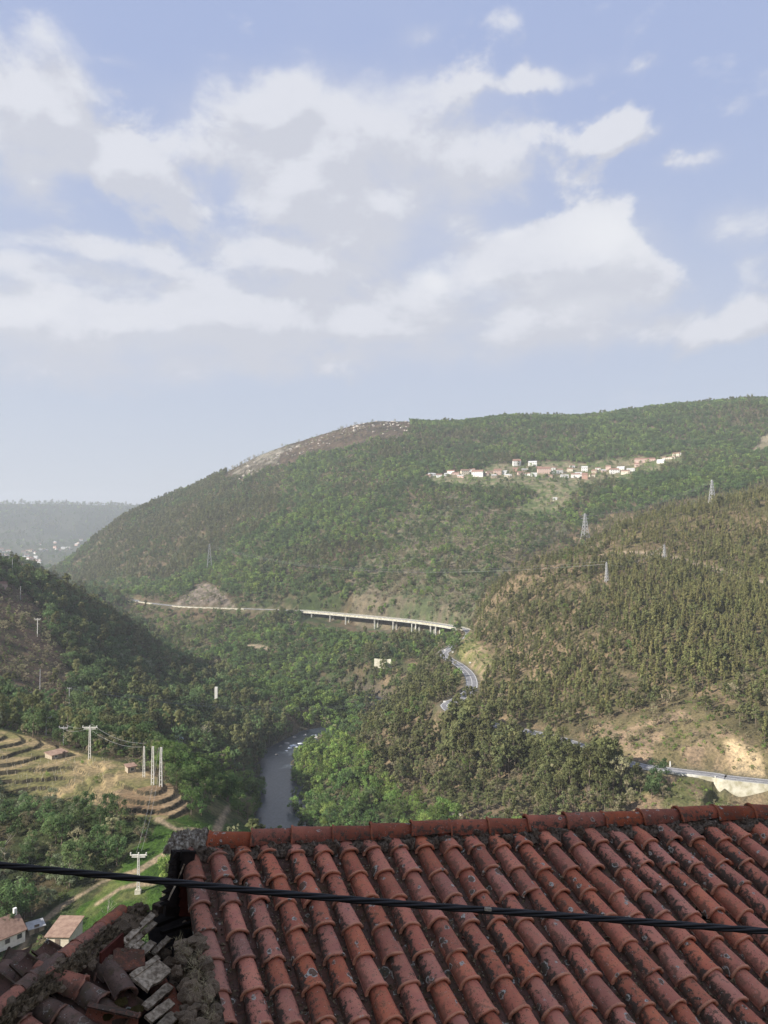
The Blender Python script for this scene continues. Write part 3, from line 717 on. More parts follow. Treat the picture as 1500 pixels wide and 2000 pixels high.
def pole(px, pyb, pyt, label, style='lattice', mat=None, arm=1.0, wmin=.5, base=False):
    mat = mat or m_pole
    p = hit(px, pyb); H = (pyb - pyt) * p.y / FPX; r_ = empty('utility_pole', p)
    w_ = max(.55, H*.06)
    if style == 'lattice':
        for s_ in (-1, 1): 
            mb = MB(); mb.bar((s_*w_*.55, 0, -.6), (s_*w_*.28, 0, H), w_*.30, w_*.5); mb.build('upright', mat, r_)
        n_ = 9
        for k in range(n_):
            mb = MB()
            z = H*(k+.5)/n_; q = w_*(.55-.27*(k+.5)/n_); mb.bar((-q, 0, z), (q, 0, z), w_*.22, w_*.3); mb.build('rung', mat, r_)
    else:
        mb = MB(); mb.bar((0,0,-.6), (0,0,H), wmin, wmin, w2=wmin*.65); mb.build('shaft', mat, r_)
    if arm:
        mb = MB(); L = H*.16*arm; mb.bar((-L, 0, H-.1), (L, 0, H-.1), wmin*.5)
        if arm > 1: mb.bar((-L*.8, 0, H-.1-H*.05), (L*.8, 0, H-.1-H*.05), wmin*.4)
        mb.build('crossarm', mat, r_)
        for s_ in (-1, 0, 1):
            mb = MB(); mb.tube([(s_*L*.92, 0, H), (s_*L*.92, 0, H+.55)], .16, 6); mb.build('insulator', mat, r_)
    if base: mb = MB(); mb.box((0,0,.35), (w_*2.6, w_*2.2, 1.1)); mb.build('footing', m_conc2, r_)
    tag(r_, label, 'utility pole'); return p + Vector((0, 0, H))
q1 = pole(281, 1518, 1459, 'leftmost of the three pale poles at the end of the terraces', arm=0)
q2 = pole(298, 1533, 1459, 'middle one of the three pale poles at the end of the terraces', arm=0)
q3 = pole(314, 1536, 1461, 'rightmost of the three pale poles at the end of the terraces', arm=0)
q4 = pole(270, 1744, 1671, 'pale pole with crossarms and a square footing in the green meadow', arm=1.4, base=True)
q5 = pole(175, 1482, 1421, 'tall pole with wide crossarm standing on the terrace top', arm=1.5)
q6 = pole(124, 1456, 1421, 'short T shaped pole in front of the dark trees above the terraces', 'post', m_pole2, 1.6, .4)
q7 = pole(73, 1243, 1209, 'forked pole high on the shaded left spur', 'post', m_pole, 1.2, .5)
q8 = pole(78, 1347, 1307, 'thin pole on the brown patch of the shaded spur', 'post', m_pole2, 0, .4)
q9 = pole(135, 1392, 1345, 'thin straight pole standing right of the brown patch', 'post', m_pole2, .5, .4)
q10 = pole(61, 1384, 1353, 'short thin pole above the light green trees at the left edge', 'post', m_pole2, .6, .35)
q11 = pole(90, 1436, 1401, 'pole with wide crossarm at the left above the terraces', 'post', m_pole2, 1.8, .4)
pole(40, 1172, 1145, 'thin pole near the crest of the shaded left spur', 'post', m_pole2, 0, .4)
pole(24, 1122, 1092, 'thin pole standing against the hazy town at the left edge', 'post', m_pole2, 0, .4)
pole(215, 1400, 1368, 'pale thin pole low on the wooded left spur', 'post', m_pole2, 0, .4)
pole(1309, 1497, 1487, 'short white marker post beside the road at the right', 'post', m_line, 0, .5)
pole(1397, 1524, 1516, 'short white marker post above the retaining wall', 'post', m_line, 0, .45)
pole(1131, 1216, 1204, 'white marker post among the pines on the right slope', 'post', m_line, 0, .7)
wires(q5, q1, 2, 2, .03, 'from the terrace pole to the three pale poles', 1.6)
wires(q6, q5, 2, 1.5, .03, 'between the two crossarm poles above the terraces', 1.6)
wires(q3, q4, 2, 3, .025, 'from the three pale poles down to the meadow pole', 1.4)
qa, qb = at(150, 1358, 440), at(760, 1372, 640)
wires(q9, qb, 3, 9, .05, 'strung across the dark hollow in front of the river', 2.6)
for px, py in ((869,1275),(884,1279),(918,1300),(868,1378)):
    p = on_level(px, py, ROAD_Z); r_ = empty('road_sign', p); mb = MB(); mb.tube([(0,0,-.5),(0,0,2.4)], .08, 6); mb.build('post', m_metal, r_)
    mb = MB(); mb.box((0,-.05,2.5), (1.6,.08,1.0)); mb.build('panel', m_line, r_)
    tag(r_, 'white road sign %s' % {869:'at the outer side of the hairpin',884:'at the inner side of the hairpin',918:'on the slope side of the straight below the hairpin',868:'at the bottom end of the guard rail bend'}[px], 'road sign')

# ------------------------------------------------------------------ houses
MW = {'white': mat_mottle('white_render', (.55,.55,.53), (.72,.72,.70), 1, .85, .05, .02), 'cream': mat_mottle('cream_render', (.52,.46,.36), (.64,.58,.47), 1, .85, .05, .02),
 'pink': mat_mottle('pink_render', (.46,.33,.28), (.55,.41,.35), 1, .85, .05, .02), 'stone': mat_mottle('stone_wall_face', (.24,.20,.15), (.40,.34,.26), 1.6, .95, .4, .05),
 'brick': mat_mottle('bare_brick', (.34,.20,.15), (.43,.27,.21), 2, .9, .2, .02), 'grey': mat_mottle('grey_render', (.38,.38,.37), (.50,.50,.48), 1, .9, .05, .02)}
MR = {'red': mat_mottle('red_roof', (.17,.10,.078), (.26,.155,.12), 1.2, .9, .2, .05), 'brown': mat_mottle('brown_roof', (.17,.105,.08), (.26,.17,.13), 1.0, .9, .2, .05),
 'grey': mat_mottle('grey_roof', (.34,.34,.34), (.48,.48,.48), 1, .8, .1, .05), 'rust': mat_mottle('rusty_sheet', (.19,.12,.09), (.29,.20,.15), .8, .8, .2, .05), 'blue': mat_mottle('blue_sheet', (.45,.55,.62), (.62,.68,.72), .8, .6, .1, .03)}
m_glass, t, o = mat_new('window_glass'); principled(t, o, (.04,.05,.06), .15, spec=.6)
m_frame = mat_mottle('window_frame', (.55,.55,.53), (.65,.65,.62), 3, .6, 0, .01)
def house(px, py, wpx, hpx, wall, roof, label, depth=8.0, yaw=0.0, floors=2, roofh=.28, name='house', wins=None, chim=False, hip=False, cat='house', D=None, door=True, mono=False):
    p = hit(px, py) if D is None else at(px, py, D)
    k = p.y / FPX; Wd, Hh = wpx*k, hpx*k; ws = Hh*(1-roofh)
    az_ = -math.atan2(p.x, p.y); r_ = empty(name, p, az_ + yaw)
    hw, dp = Wd/2, depth/2; e_ = .35; zr = ws + Hh*roofh
    mb = MB(); mb.box((0, dp, ws/2 - 2), (Wd, depth, ws + 4))
    if not hip and not mono: mb.add([(-hw,dp-depth/2,ws),(-hw,dp+depth/2,ws),(-hw,dp,zr-.12),(hw,dp-depth/2,ws),(hw,dp+depth/2,ws),(hw,dp,zr-.12)], [(0,2,1),(3,4,5)])
    mb.build('wall', MW[wall], r_)
    mb = MB(); q = hw*.5 if hip else -e_
    if mono:
        z0, z1 = ws + .05, zr
        mb.add([(-hw-e_,-e_,z0),(hw+e_,-e_,z0),(hw+e_,depth+e_,z1),(-hw-e_,depth+e_,z1),(-hw-e_,-e_,z0-.2),(hw+e_,-e_,z0-.2),(hw+e_,depth+e_,z1-.2),(-hw-e_,depth+e_,z1-.2)], [(0,1,2,3),(4,7,6,5),(0,4,5,1),(1,5,6,2),(2,6,7,3),(3,7,4,0)])
    else:
        T_ = [(-hw-e_,-e_,ws-.05),(hw+e_,-e_,ws-.05),(hw+e_,depth+e_,ws-.05),(-hw-e_,depth+e_,ws-.05),(-hw+q,dp,zr+.05),(hw-q,dp,zr+.05)]
        Lw = [(x, y, z-.18) for x, y, z in T_]
        mb.add(T_ + Lw, [(0,1,5,4),(2,3,4,5),(1,2,5),(3,0,4),(6,10,11,7),(8,11,10,9),(7,11,8),(9,10,6),(0,6,7,1),(1,7,8,2),(2,8,9,3),(3,9,6,0)])
    rf = mb.build('roof', MR[roof], r_)
    if chim: mb = MB(); mb.box((hw-.6, dp*.9, zr+.2), (.7, .7, 2.0)); mb.build('chimney', MW['white'], rf)
    nw = wins if wins is not None else max(1, int(Wd/3.6))
    for fl in range(floors):
        for i in range(nw):
            x = -hw + Wd*(i+.5)/nw; z = ws*(fl+.55)/floors; w_ = min(1.1, Wd/nw*.45); h_ = min(1.4, ws/floors*.45)
            if door and fl == 0 and i == nw//2:
                mb = MB(); mb.box((x, -.03, 1.0), (1.1, .1, 2.0)); mb.build('door', M['bark'], r_); continue
            mb = MB(); mb.box((x, -.02, z), (w_+.24, .08, h_+.24)); fr = mb.build('window', m_frame, r_)
            mb = MB(); mb.box((x, -.05, z), (w_, .06, h_)); mb.build('pane', m_glass, fr)
    tag(r_, label, cat, 'houses of the hillside village' if p.y > 900 and p.y < 2000 and name == 'house' else None); return r_
VILLAGE = [
 (844,930,16,7,'white','grey','low white house at the left end of the village',6,.2,1), (827,935,15,5,'white','red','lowest white shed at the left end of the village',5,.1,1),
 (890,928,15,7,'pink','red','low pinkish house left of the cream house',6,0,1), (909,927,18,12,'cream','brown','cream house with dark roof left in the village',7,.3,2),
 (932,931,25,15,'white','red','broad white house with red roof in the left half of the village',9,-.2,2), (972,928,16,14,'pink','red','square pink house with red roof left of the tall white house',8,.1,2),
 (986,926,10,8,'white','grey','small white house just right of the pink one',5,0,1), (1010,910,17,15,'white','red','tall white three storey house standing above the others',8,.2,3),
 (1007,922,11,10,'brick','red','bare brick house right under the tall white one',6,0,2), (1017,928,12,9,'pink','brown','small pink house below the bare brick one',6,.3,1),
 (995,930,9,4,'white','grey','tiny white shed in the village middle',4,0,1), (1040,910,18,11,'white','grey','white house with pale grey roof beside the white trees',8,-.1,2),
 (1063,925,28,15,'pink','red','largest pinkish house with wide red roof in the village centre',10,.15,2), (1084,926,12,8,'white','grey','white gabled house right of the largest pink one',6,.4,1),
 (1094,925,13,11,'grey','brown','grey house with dark brown roof in the village',7,.2,1), (1103,933,17,7,'white','grey','long low white house under the dark roofed one',5,.2,1),
 (1124,933,19,10,'white','red','white house with red roof before the tall brick one',7,0,1), (1142,921,13,12,'white','grey','pale house standing behind the tall brick one',6,.1,2),
 (1142,936,12,14,'brick','red','tall bare brick house at the right of the village centre',7,0,2), (1157,932,12,8,'cream','red','cream house right of the tall brick one',6,.2,1),
 (1201,925,20,12,'white','red','white house with red gable apart on the right',8,.2,2), (1221,926,18,9,'cream','brown','cream house with brown roof apart on the right',7,-.1,1),
 (1260,903,42,10,'pink','red','long low farm building with red roof at the right end',9,.1,1), (1306,897,26,6,'cream','brown','low cream building right of the long farm',6,-.15,1), (1348,897,7,5,'white','grey','lone tiny white hut farthest right of the village',4,0,1),
 (1201,953,9,6,'white','red','small white hut below the village on the right',4,0,1), (1084,977,9,6,'white','grey','small white hut on the tan fields below the village',4,0,1)]
gv = np.random.default_rng(17)
EXTRA = [(836,934),(858,932),(872,930),(880,926),(899,933),(922,922),(948,930),(957,926),(965,934),(990,933),(1026,921),(1030,929),(1043,931),(1052,918),(1074,933),(1083,918),(1113,921),(1118,914),(1130,930),(1160,924),(1168,918),(1180,923),(1188,917),(1212,918),(1232,921),(1244,912),(1290,905),(1320,892),(1334,890)]
for q, (px, py) in enumerate(EXTRA):
    wl = ['white','cream','white','pink','stone','white'][int(gv.integers(0, 6))]; rf = ['red','brown','grey','red'][int(gv.integers(0, 4))]; near_ = min(VILLAGE, key=lambda v: abs(v[0]-px) + abs(v[1]-py))
    nm_ = near_[6].split(' ')[:7]
    while nm_ and nm_[-1] in ('the','of','with','and','at','in','on','end','left','right','standing','just'): nm_.pop()
    house(px, py, gv.uniform(8, 15), gv.uniform(5.5, 9), wl, rf, 'little %s house with %s roof %s the %s' % (wl if wl != 'pink' else 'pinkish', rf, 'left of' if px < near_[0] else 'right of', ' '.join(nm_)), 6, gv.uniform(-.4, .4), 1)
for px, py, wd, ht, wl, rf, lb, dp, yw, fl in VILLAGE: house(px, py, wd*.9, ht*.92, wl, rf, lb, dp, yw, fl)
g = np.random.default_rng(77)
for i in range(46):
    px, py = (g.uniform(-5, 80), g.uniform(1074, 1104)) if i < 32 else (g.uniform(60, 160), g.uniform(1056, 1078))
    p = hit(px, py, 1500); s_ = g.uniform(.8, 1.7); wl = ['white','cream','white','pink'][g.integers(0, 4)]
    r_ = empty('town_house', p, g.uniform(-.6, .6)); mb = MB(); mb.box((0,0,2.2*s_), (13*s_, 10, 7*s_)); mb.build('wall', MW[wl], r_)
    mb = MB(); mb.add([(-7*s_,-5.5,5.7*s_),(7*s_,-5.5,5.7*s_),(7*s_,5.5,5.7*s_),(-7*s_,5.5,5.7*s_),(-7*s_,0,8.4*s_),(7*s_,0,8.4*s_)], [(0,1,5,4),(2,3,4,5),(1,2,5),(3,0,4),(0,3,2,1)]); mb.build('roof', MR[['red','red','grey','brown'][g.integers(0, 4)]], r_)
    tag(r_, '%s house in the hazy far town beyond the left spur' % {'white':'white','cream':'cream','pink':'pinkish'}[wl], 'house', '%s houses of the far town' % wl)
hw_ = house(-10, 1880, 116, 62, 'white', 'brown', 'white house with brown roof and white chimney at the lower left edge', 9, .42, 2, .36, wins=5, chim=True, D=172, name='cottage', door=False)
house(112, 1852, 44, 30, 'cream', 'rust', 'small stone house with a reddish single pitch roof at the lower left', 7, -.45, 1, .25, wins=1, D=168, name='outbuilding', mono=True)
house(72, 1822, 26, 13, 'stone', 'grey', 'open shed with a low grey roof behind the reddish roofed house', 3, .2, 1, .15, wins=1, name='shed', cat='shed', mono=True)
house(117, 1480, 32, 10, 'stone', 'rust', 'long low shed with rusty roof on the terraces', 5, .5, 1, .2, wins=2, name='shed', cat='shed', mono=True)
house(258, 1509, 16, 13, 'stone', 'brown', 'little roofless looking stone hut at the right end of the terraces', 3.4, .3, 1, .1, wins=1, name='stone_hut', cat='hut', mono=True, door=False)
house(343, 1292, 14, 12, 'white', 'grey', 'white hut half hidden by trees on the shaded spur', 5, .4, 1, .2, wins=1, name='hut', cat='hut')
house(345, 1452, 24, 13, 'grey', 'blue', 'small building with pale blue sheet roof among dark trees', 6, .2, 1, .5, wins=1, name='shed', cat='shed', mono=True)
house(6, 1150, 16, 14, 'pink', 'red', 'pinkish house near the crest of the left spur at the edge', 7, .2, 1, .3, wins=1, name='hut', cat='house')
p = hit(422, 1392); k = p.y/FPX; r_ = empty('transformer_tower', p)
mb = MB(); mb.box((0,0,14*k), (1.0,1.0,30*k)); mb.build('post', m_pole2, r_); mb = MB(); mb.box((0,0,38*k), (5.5*k,1.6,23*k)); mb.build('cabinet', m_pole, r_)
tag(r_, 'pale upright box on a post rising from the dark trees', 'transformer tower')
# bare trees
def bare_tree(p, H, label, mat, seed, spread=.35, nb=7, lean=0.0):
    rs = random.Random(seed); r_ = empty('bare_tree', p); mb = MB(); mb.tube([(0,0,-.3),(lean*H*.4,0,H*.5),(lean*H,0,H)], H*.022, 6, H*.008); mb.build('trunk', mat, r_)
    mb = MB()
    for k in range(nb):
        z = H*rs.uniform(.35, .92); a = rs.uniform(0, 6.28); L = H*spread*rs.uniform(.6, 1.2); b0 = Vector((lean*z, 0, z)); b1 = b0 + Vector((math.cos(a)*L, math.sin(a)*L, L*.8)); 
        mb.tube([b0, b0.lerp(b1, .5) + Vector((0,0,-.05*L)), b1], H*.011, 5, H*.003)
        for q in range(3):
            b2 = b0.lerp(b1, rs.uniform(.4, .9)); mb.tube([b2, b2 + Vector((rs.uniform(-.4,.4)*L, rs.uniform(-.4,.4)*L, rs.uniform(.2,.5)*L))], H*.005, 4, H*.002)
    mb.build('branches', mat, r_); tag(r_, label, 'bare tree')
p = hit(398, 1470); bare_tree(p, 50*p.y/FPX, 'dead grey tree sticking out above the dark crowns', M['pale_bark'], 5, .45, 7)
p = hit(210, 1805); bare_tree(p, 34*p.y/FPX, 'small pale bare tree in the meadow behind the ruined ridge', M['pale_bark'], 6, .5, 8)
p = hit(9, 1690); bare_tree(p, 45*p.y/FPX, 'yellowish bare tree in the thicket at the left edge', M['pale_bark'], 8, .4, 10)
# vine stakes on the terraces: short posts in rows
g = np.random.default_rng(5); n_ = 0; SV = []
mbs = MB()
for i in range(120):
    px, py = g.uniform(0, 215), g.uniform(1470, 1545)
    p = ray(px, py); 
    D0 = np.interp(py, [1440,1480,1545], [292,272,250]); q = Vector((p.x*D0, D0, 0)); q.z = float(ground_z(q.x, q.y)); a, b = to_px(q.x, q.y, q.z)
    if in_poly(np.array([a]), np.array([b]), ZONES['terrace'])[0]: mbs.bar(q - Vector((0,0,.2)), q + Vector((g.normal()*.05, 0, 1.1)), .07)
tag(mbs.build('vine_stakes', M['pale_bark']), 'short wooden vine stakes standing in rows on the terraces', kind='stuff')

# ------------------------------------------------------------------ vegetation
def mat_leaf(name, c1, c2, c3, rnd=.35, scale=.35):
    m_, t, o = mat_new(name)
    oi = t.node('ShaderNodeObjectInfo'); tcn = t.node('ShaderNodeTexCoord'); geo = t.node('ShaderNodeNewGeometry')
    n = t.noise(tcn.outputs['Object'], scale, 3, .6)
    stand = t.noise(geo.outputs['Position'], .012, 4, .6)       # whole stands differ in tint
    c = t.mix(t.ramp(n, .35, .65), c1, c2)
    c = t.mix(t.m('MULTIPLY', t.ramp(stand, .44, .60), .8), c, c3)
    h = t.node('ShaderNodeHueSaturation'); t._in(h.inputs['Color'], c)
    t._in(h.inputs['Hue'], t.m('MULTIPLY_ADD', t.m('FRACT', t.m('MULTIPLY', oi.outputs['Random'], 7.3)), .035, .4825))
    t._in(h.inputs['Value'], t.m('MULTIPLY_ADD', oi.outputs['Random'], rnd*2, 1-rnd))
    d = t.node('ShaderNodeBsdfDiffuse'); tr = t.node('ShaderNodeBsdfTranslucent')
    t.l.new(h.outputs[0], d.inputs[0]); t.l.new(h.outputs[0], tr.inputs[0])
    mx = t.node('ShaderNodeMixShader'); mx.inputs[0].default_value = .5
    t.l.new(d.outputs[0], mx.inputs[1]); t.l.new(tr.outputs[0], mx.inputs[2]); t.l.new(mx.outputs[0], o.inputs[0])
    return m_
M['pine_leaf'] = mat_leaf('pine_needles', (0.122, 0.147, 0.065), (0.206, 0.210, 0.100), (0.163, 0.173, 0.073))
M['euca_leaf'] = mat_leaf('eucalyptus_leaves', (0.188, 0.194, 0.083), (0.281, 0.269, 0.119), (0.219, 0.231, 0.094), .25)
M['broad_leaf'] = mat_leaf('spring_leaves', (0.140, 0.220, 0.060), (0.255, 0.325, 0.100), (0.090, 0.150, 0.058), .46)
M['oak_leaf'] = mat_leaf('dark_leaves', (0.088, 0.144, 0.062), (0.144, 0.200, 0.085), (0.112, 0.169, 0.068), .35)
M['dry_leaf'] = mat_leaf('budding_twigs', (0.256, 0.231, 0.144), (0.340, 0.306, 0.200), (0.237, 0.244, 0.131), .3)
M['grey_leaf'] = mat_leaf('grey_green_leaves', (0.188, 0.225, 0.138), (0.300, 0.331, 0.231), (0.225, 0.263, 0.156), .25)

def leaf_quads(C, Rc, n, size, rs, flat=.0, tris=False):
    """n leaf patches of a given size spread through the clumps C with radii Rc"""
    k = rs.integers(0, len(C), n)
    d = rs.normal(size=(n, 3)); d /= np.linalg.norm(d, axis=1)[:, None]
    r = rs.random(n) ** .45
    ctr = C[k] + d * (r * Rc[k])[:, None] * np.array([1, 1, .8])
    nm = d * 1.2 + rs.normal(size=(n, 3)) * .42 + np.array([0, 0, .35 + flat]); nm /= np.linalg.norm(nm, axis=1)[:, None]
    a = np.cross(nm, rs.normal(size=(n, 3))); a /= np.linalg.norm(a, axis=1)[:, None]; b = np.cross(nm, a)
    s_ = size * (.55 + .9 * rs.random(n))[:, None]
    V = np.stack([ctr - a*s_, ctr - b*s_*.6, ctr + a*s_, ctr + b*s_*.6], 1).reshape(-1, 3)
    return V, np.arange(n*4).reshape(n, 4)
def crown(kind, H, rs, n, size):
    if kind == 'pine':
        m_ = 13; z = H * rs.uniform(.42, .97, m_); rad = H * .20 * np.clip(1.25 - np.abs(z/H - .60)*2.0, .12, 1)
        a = rs.uniform(0, 6.28, m_); C = np.stack([np.cos(a)*rad*.75, np.sin(a)*rad*.75, z], 1); Rc = H * rs.uniform(.055, .11, m_)
        C = np.vstack([C, [[0, 0, H*.95], [0, 0, H*.82]]]); Rc = np.append(Rc, [H*.05, H*.08])
    elif kind == 'euca':
        m_ = 11; z = H * np.linspace(.28, .96, m_); rad = H * .085 * (1.15 - z/H)
        a = rs.uniform(0, 6.28, m_); C = np.stack([np.cos(a)*rad, np.sin(a)*rad, z], 1); Rc = H * np.linspace(.085, .035, m_)
    elif kind == 'bush':
        m_ = 9; a = rs.uniform(0, 6.28, m_); rad = H*.5*rs.random(m_); C = np.stack([np.cos(a)*rad, np.sin(a)*rad, H*rs.uniform(.2, .72, m_)], 1); Rc = H * rs.uniform(.2, .34, m_)
    elif kind == 'dry':
        m_ = 14; a = rs.uniform(0, 6.28, m_); z = H*rs.uniform(.3, .92, m_); rad = H*.33*rs.random(m_)**.6 * np.clip(1.4 - np.abs(z/H-.6)*2, .2, 1)
        C = np.stack([np.cos(a)*rad, np.sin(a)*rad, z], 1); Rc = H * rs.uniform(.07, .15, m_)
    else:
        m_ = 16; a = rs.uniform(0, 6.28, m_); z = H*rs.uniform(.30, .90, m_); rad = H*.34*rs.random(m_)**.5 * np.clip(1.35 - np.abs(z/H-.55)*1.9, .2, 1)
        C = np.stack([np.cos(a)*rad, np.sin(a)*rad, z], 1); Rc = H * rs.uniform(.10, .19, m_)
    V, Q = leaf_quads(C, Rc, n, size, rs)
    return V, Q, C
def trunk_mb(kind, H, C, rs, nb=5, seg=5):
    mb = MB(); lean = rs.normal(size=2) * H * .02; hz = {'pine': .93, 'euca': .93, 'dry': .8, 'bush': .45}.get(kind, .72)
    r0 = H * {'pine': .016, 'euca': .012, 'bush': .02}.get(kind, .022)
    mb.tube([(0,0,-.4), (lean[0]*.4, lean[1]*.4, H*hz*.4), (lean[0], lean[1], H*hz*.75), (lean[0]*1.3, lean[1]*1.3, H*hz)], r0, seg, r0*.25, cap=False)
    for c in C[:nb]:
        z = max(.1*H, c[2] - H*.14); f = z/H
        mb.tube([(lean[0]*f, lean[1]*f, z), ((c[0]+lean[0]*f)*.55, (c[1]+lean[1]*f)*.55, (z+c[2])/2), tuple(c)], r0*.45, 4, r0*.12, cap=False)
    return mb
SPEC = {  # kind: height, leaf material, trunk material
 'pine': (11, 'pine_leaf', 'bark'), 'euca': (12, 'euca_leaf', 'bark'), 'broad': (8.5, 'broad_leaf', 'bark'),
 'oak': (8.5, 'oak_leaf', 'bark'), 'dry': (7.5, 'dry_leaf', 'bark'), 'bush': (2.6, 'broad_leaf', 'bark'), 'grey': (6.0, 'grey_leaf', 'bark')}
PROTO_FAR, PROTO_MID = {}, {}
for kd, (H, lm, tm_) in SPEC.items():
    PROTO_FAR[kd] = []; PROTO_MID[kd] = []
    for v in range(4):
        rs = np.random.default_rng(100 + v + 10*len(PROTO_FAR))
        shp = 'crown' if kd in ('broad','oak','grey') else kd
        for store, n, size in ((PROTO_FAR, {'pine':310,'euca':240,'bush':80,'dry':260}.get(kd,330), H*(.050 if kd in('pine','euca') else .054)), (PROTO_MID, {'bush':420,'pine':800,'euca':650}.get(kd,950), H*(.024 if kd in('pine','euca') else .028))):
            if kd == 'bush': size *= 1.6
            if kd == 'dry': size *= .84
            V_, Q_, C_ = crown(shp, H, rs, n, size)
            tb = trunk_mb(shp, H, C_, rs, 3 if store is PROTO_FAR else 8)
            if store is PROTO_FAR:
                k = len(V_); Vt = np.array([tuple(q) for q in tb.V]); 
                Qt = np.array([f for f in tb.F if len(f) == 4]) + k
                me = np_mesh(kd + '_tree', np.vstack([V_, Vt]), np.vstack([Q_, Qt]), M[lm]); me.materials.append(M[tm_])
                me.polygons.foreach_set('material_index', np.r_[np.zeros(len(Q_), int), np.ones(len(Qt), int)])
                store[kd].append(me)
            else:
                store[kd].append((np_mesh(kd + '_crown', V_, Q_, M[lm]), tb.mesh(kd + '_trunk', M[tm_])))

# where trees stand: candidates scattered evenly over the ground, thinned by the cover that grows there
def scatter(rmin, rmax, spacing, seed):
    g = np.random.default_rng(seed); n = int(.5*(rmax**2 - rmin**2)*2*R(39)/spacing**2)
    r = np.sqrt(g.uniform(rmin**2, rmax**2, n)); a = g.uniform(-R(39), R(39), n)
    return r*np.sin(a), r*np.cos(a)
parts_ = [scatter(130, 700, 3.0, 1), scatter(700, 2150, 4.9, 2), scatter(2400, 6500, 30, 3)]
TX = np.concatenate([p[0] for p in parts_]); TY = np.concatenate([p[1] for p in parts_]); TZ = height(TX, TY)
TR = np.hypot(TX, TY)
# horizon profile of the land, to leave out what no near viewpoint could see
ang = np.maximum.accumulate(GZ / RR, axis=0)
ia = np.clip(np.searchsorted(th, np.arctan2(TX, TY)), 0, nt-1); ir = np.clip(np.searchsorted(rr, TR) - 2, 0, nr-1)
SLACK = (TZ + 11) / TR - ang[ir, ia]
TPX, TPY = to_px(TX, TY, TZ)
tz_ = zone_masks(TPX, TPY)
g = np.random.default_rng(11); U = g.random(len(TX)); U2 = g.random(len(TX))
dn = fbm(TX/45, TY/45, 61, 4); dk = fbm(TX/90, TY/90, 71, 4); dk2 = fbm(TX/22, TY/22, 75, 3)
kinds = np.array(['none']*len(TX), dtype='<U6'); dens_ = np.zeros(len(TX)); hscale = np.ones(len(TX))
done = np.zeros(len(TX), bool)
def plant(zone, density, mix, clear=.0, hs=1.0, patch=dk, fine=.35):
    """mix: list of (kind, share); neighbours tend to be of one kind"""
    global done
    m_ = (tz_[zone] if isinstance(zone, str) else zone) & ~done; done |= m_
    q = np.clip((patch[m_] * (1-fine) + dk2[m_] * fine) * 2.2 + .5 + (U2[m_]-.5)*.55, 0, .9999)
    edges = np.cumsum([s_ for _, s_ in mix]); edges = edges/edges[-1]
    kk = np.array([k for k, _ in mix])[np.searchsorted(edges, q, side='right').clip(0, len(mix)-1)]
    kinds[m_] = kk; dens_[m_] = density * (1 - clear*smooth(-.02, .13, dn[m_])); hscale[m_] = hs
droad, proad = road_dist(TX, TY); driv, priv = river_dist(TX, TY)
farm = TR > 2300
town = farm & (TPX < 260) & (TPY > 1052)
plant(town, .35, [('broad',2),('oak',2),('dry',1)], .5, 2.0)
plant(farm, .85, [('oak',3),('pine',2),('broad',1.5)], .25, 2.3)
rx_ = np.interp(proad, ROAD_U, [c[0] for c in ROAD_C]); ry_ = np.interp(proad, ROAD_U, [c[1] for c in ROAD_C])
near_side = TR < np.hypot(rx_, ry_)
screen = near_side & (droad > 8.8) & (droad < 26) & (proad > 4.15) & (proad < 8.1) & (TPX > 880) & (TPX < 1225)
block = (near_side & (droad < 48) & (proad > VIA0) & (proad < VIA1) & (TPX > 590)) | (near_side & (droad < 19) & (proad >= VIA1) & (proad < 27.3)) | ((droad < 8.5) | (driv < np.where(priv > 11.5, 3, np.where(priv > 8, 12, 9))))
for pw in PATHW[:3]: d_, _ = seg_dist(TX, TY, pw); block |= d_ < 3
for pw in PATHW[3:]: d_, _ = seg_dist(TX, TY, pw); block |= d_ < 6
block |= (TPX < 75) & (TPY > 1812) & (TR < 200)
block |= (TPX > 85) & (TPX < 160) & (TPY > 1822) & (TR < 200)
plant(screen, 1.9, [('pine',3),('dry',.3),('pine',1)], 0, 1.45)
screen2 = near_side & (droad > 9) & (droad < 26) & (proad > 4.0) & (proad < 4.3)
plant(screen2, 1.4, [('oak',1)], 0, .9)
plant('soil', 0, [('bush',1)])
plant('terrace', .012, [('bush',1)])
plant('meadow', .05, [('bush',3),('dry',1),('broad',.6)], .5, .8)
plant('thicket', .9, [('oak',2.0),('dry',.5),('grey',2.4),('broad',1.3)], .1, .85)
plant('greenbank', .75, [('broad',4),('dry',.8),('oak',1.2)], .15, .95)
plant('bracken', .45, [('bush',1),('dry',1.5),('pine',1)], .2, .7)
plant('leftspur', .85, [('pine',1.6),('oak',3.0),('grey',.6),('pine',1.2)], .1, 1.1)
plant('roadside', .35, [('bush',1)], .3)
plant('cut', .50, [('bush',3),('dry',1.6),('pine',.5)], .35, .7)
plant('belowroad', .3, [('bush',3),('dry',1),('broad',.5)], .6, .8)
plant('rightbank', 1.0, [('broad',3.2),('oak',.8),('dry',.6)], .15, .85)
plant('lowpines', 1.0, [('pine',3.2),('dry',.9),('pine',1.6),('broad',1.1)], .35, .85)
plant('plantation', 1.6, [('euca',5),('pine',1),('euca',3)], .15, .72)
plant('pines', 1.45, [('pine',3),('euca',1.6),('dry',.7),('pine',2),('broad',.2)], .42, .70)
plant('valley', .95, [('broad',2.5),('oak',1.6),('dry',.6),('broad',1.2),('pine',.5)], .1, .95)
plant('heath', .16, [('bush',3),('dry',1)], .6, 1.0)
plant('rocky', .01, [('bush',1)])
plant('eastfields', .1, [('bush',1)])
plant('fields', .30, [('bush',1),('broad',1.4),('dry',1)], .6, .75)
plant('pinecrest', .85, [('pine',3.4),('oak',1),('broad',.5)], .1, .95)
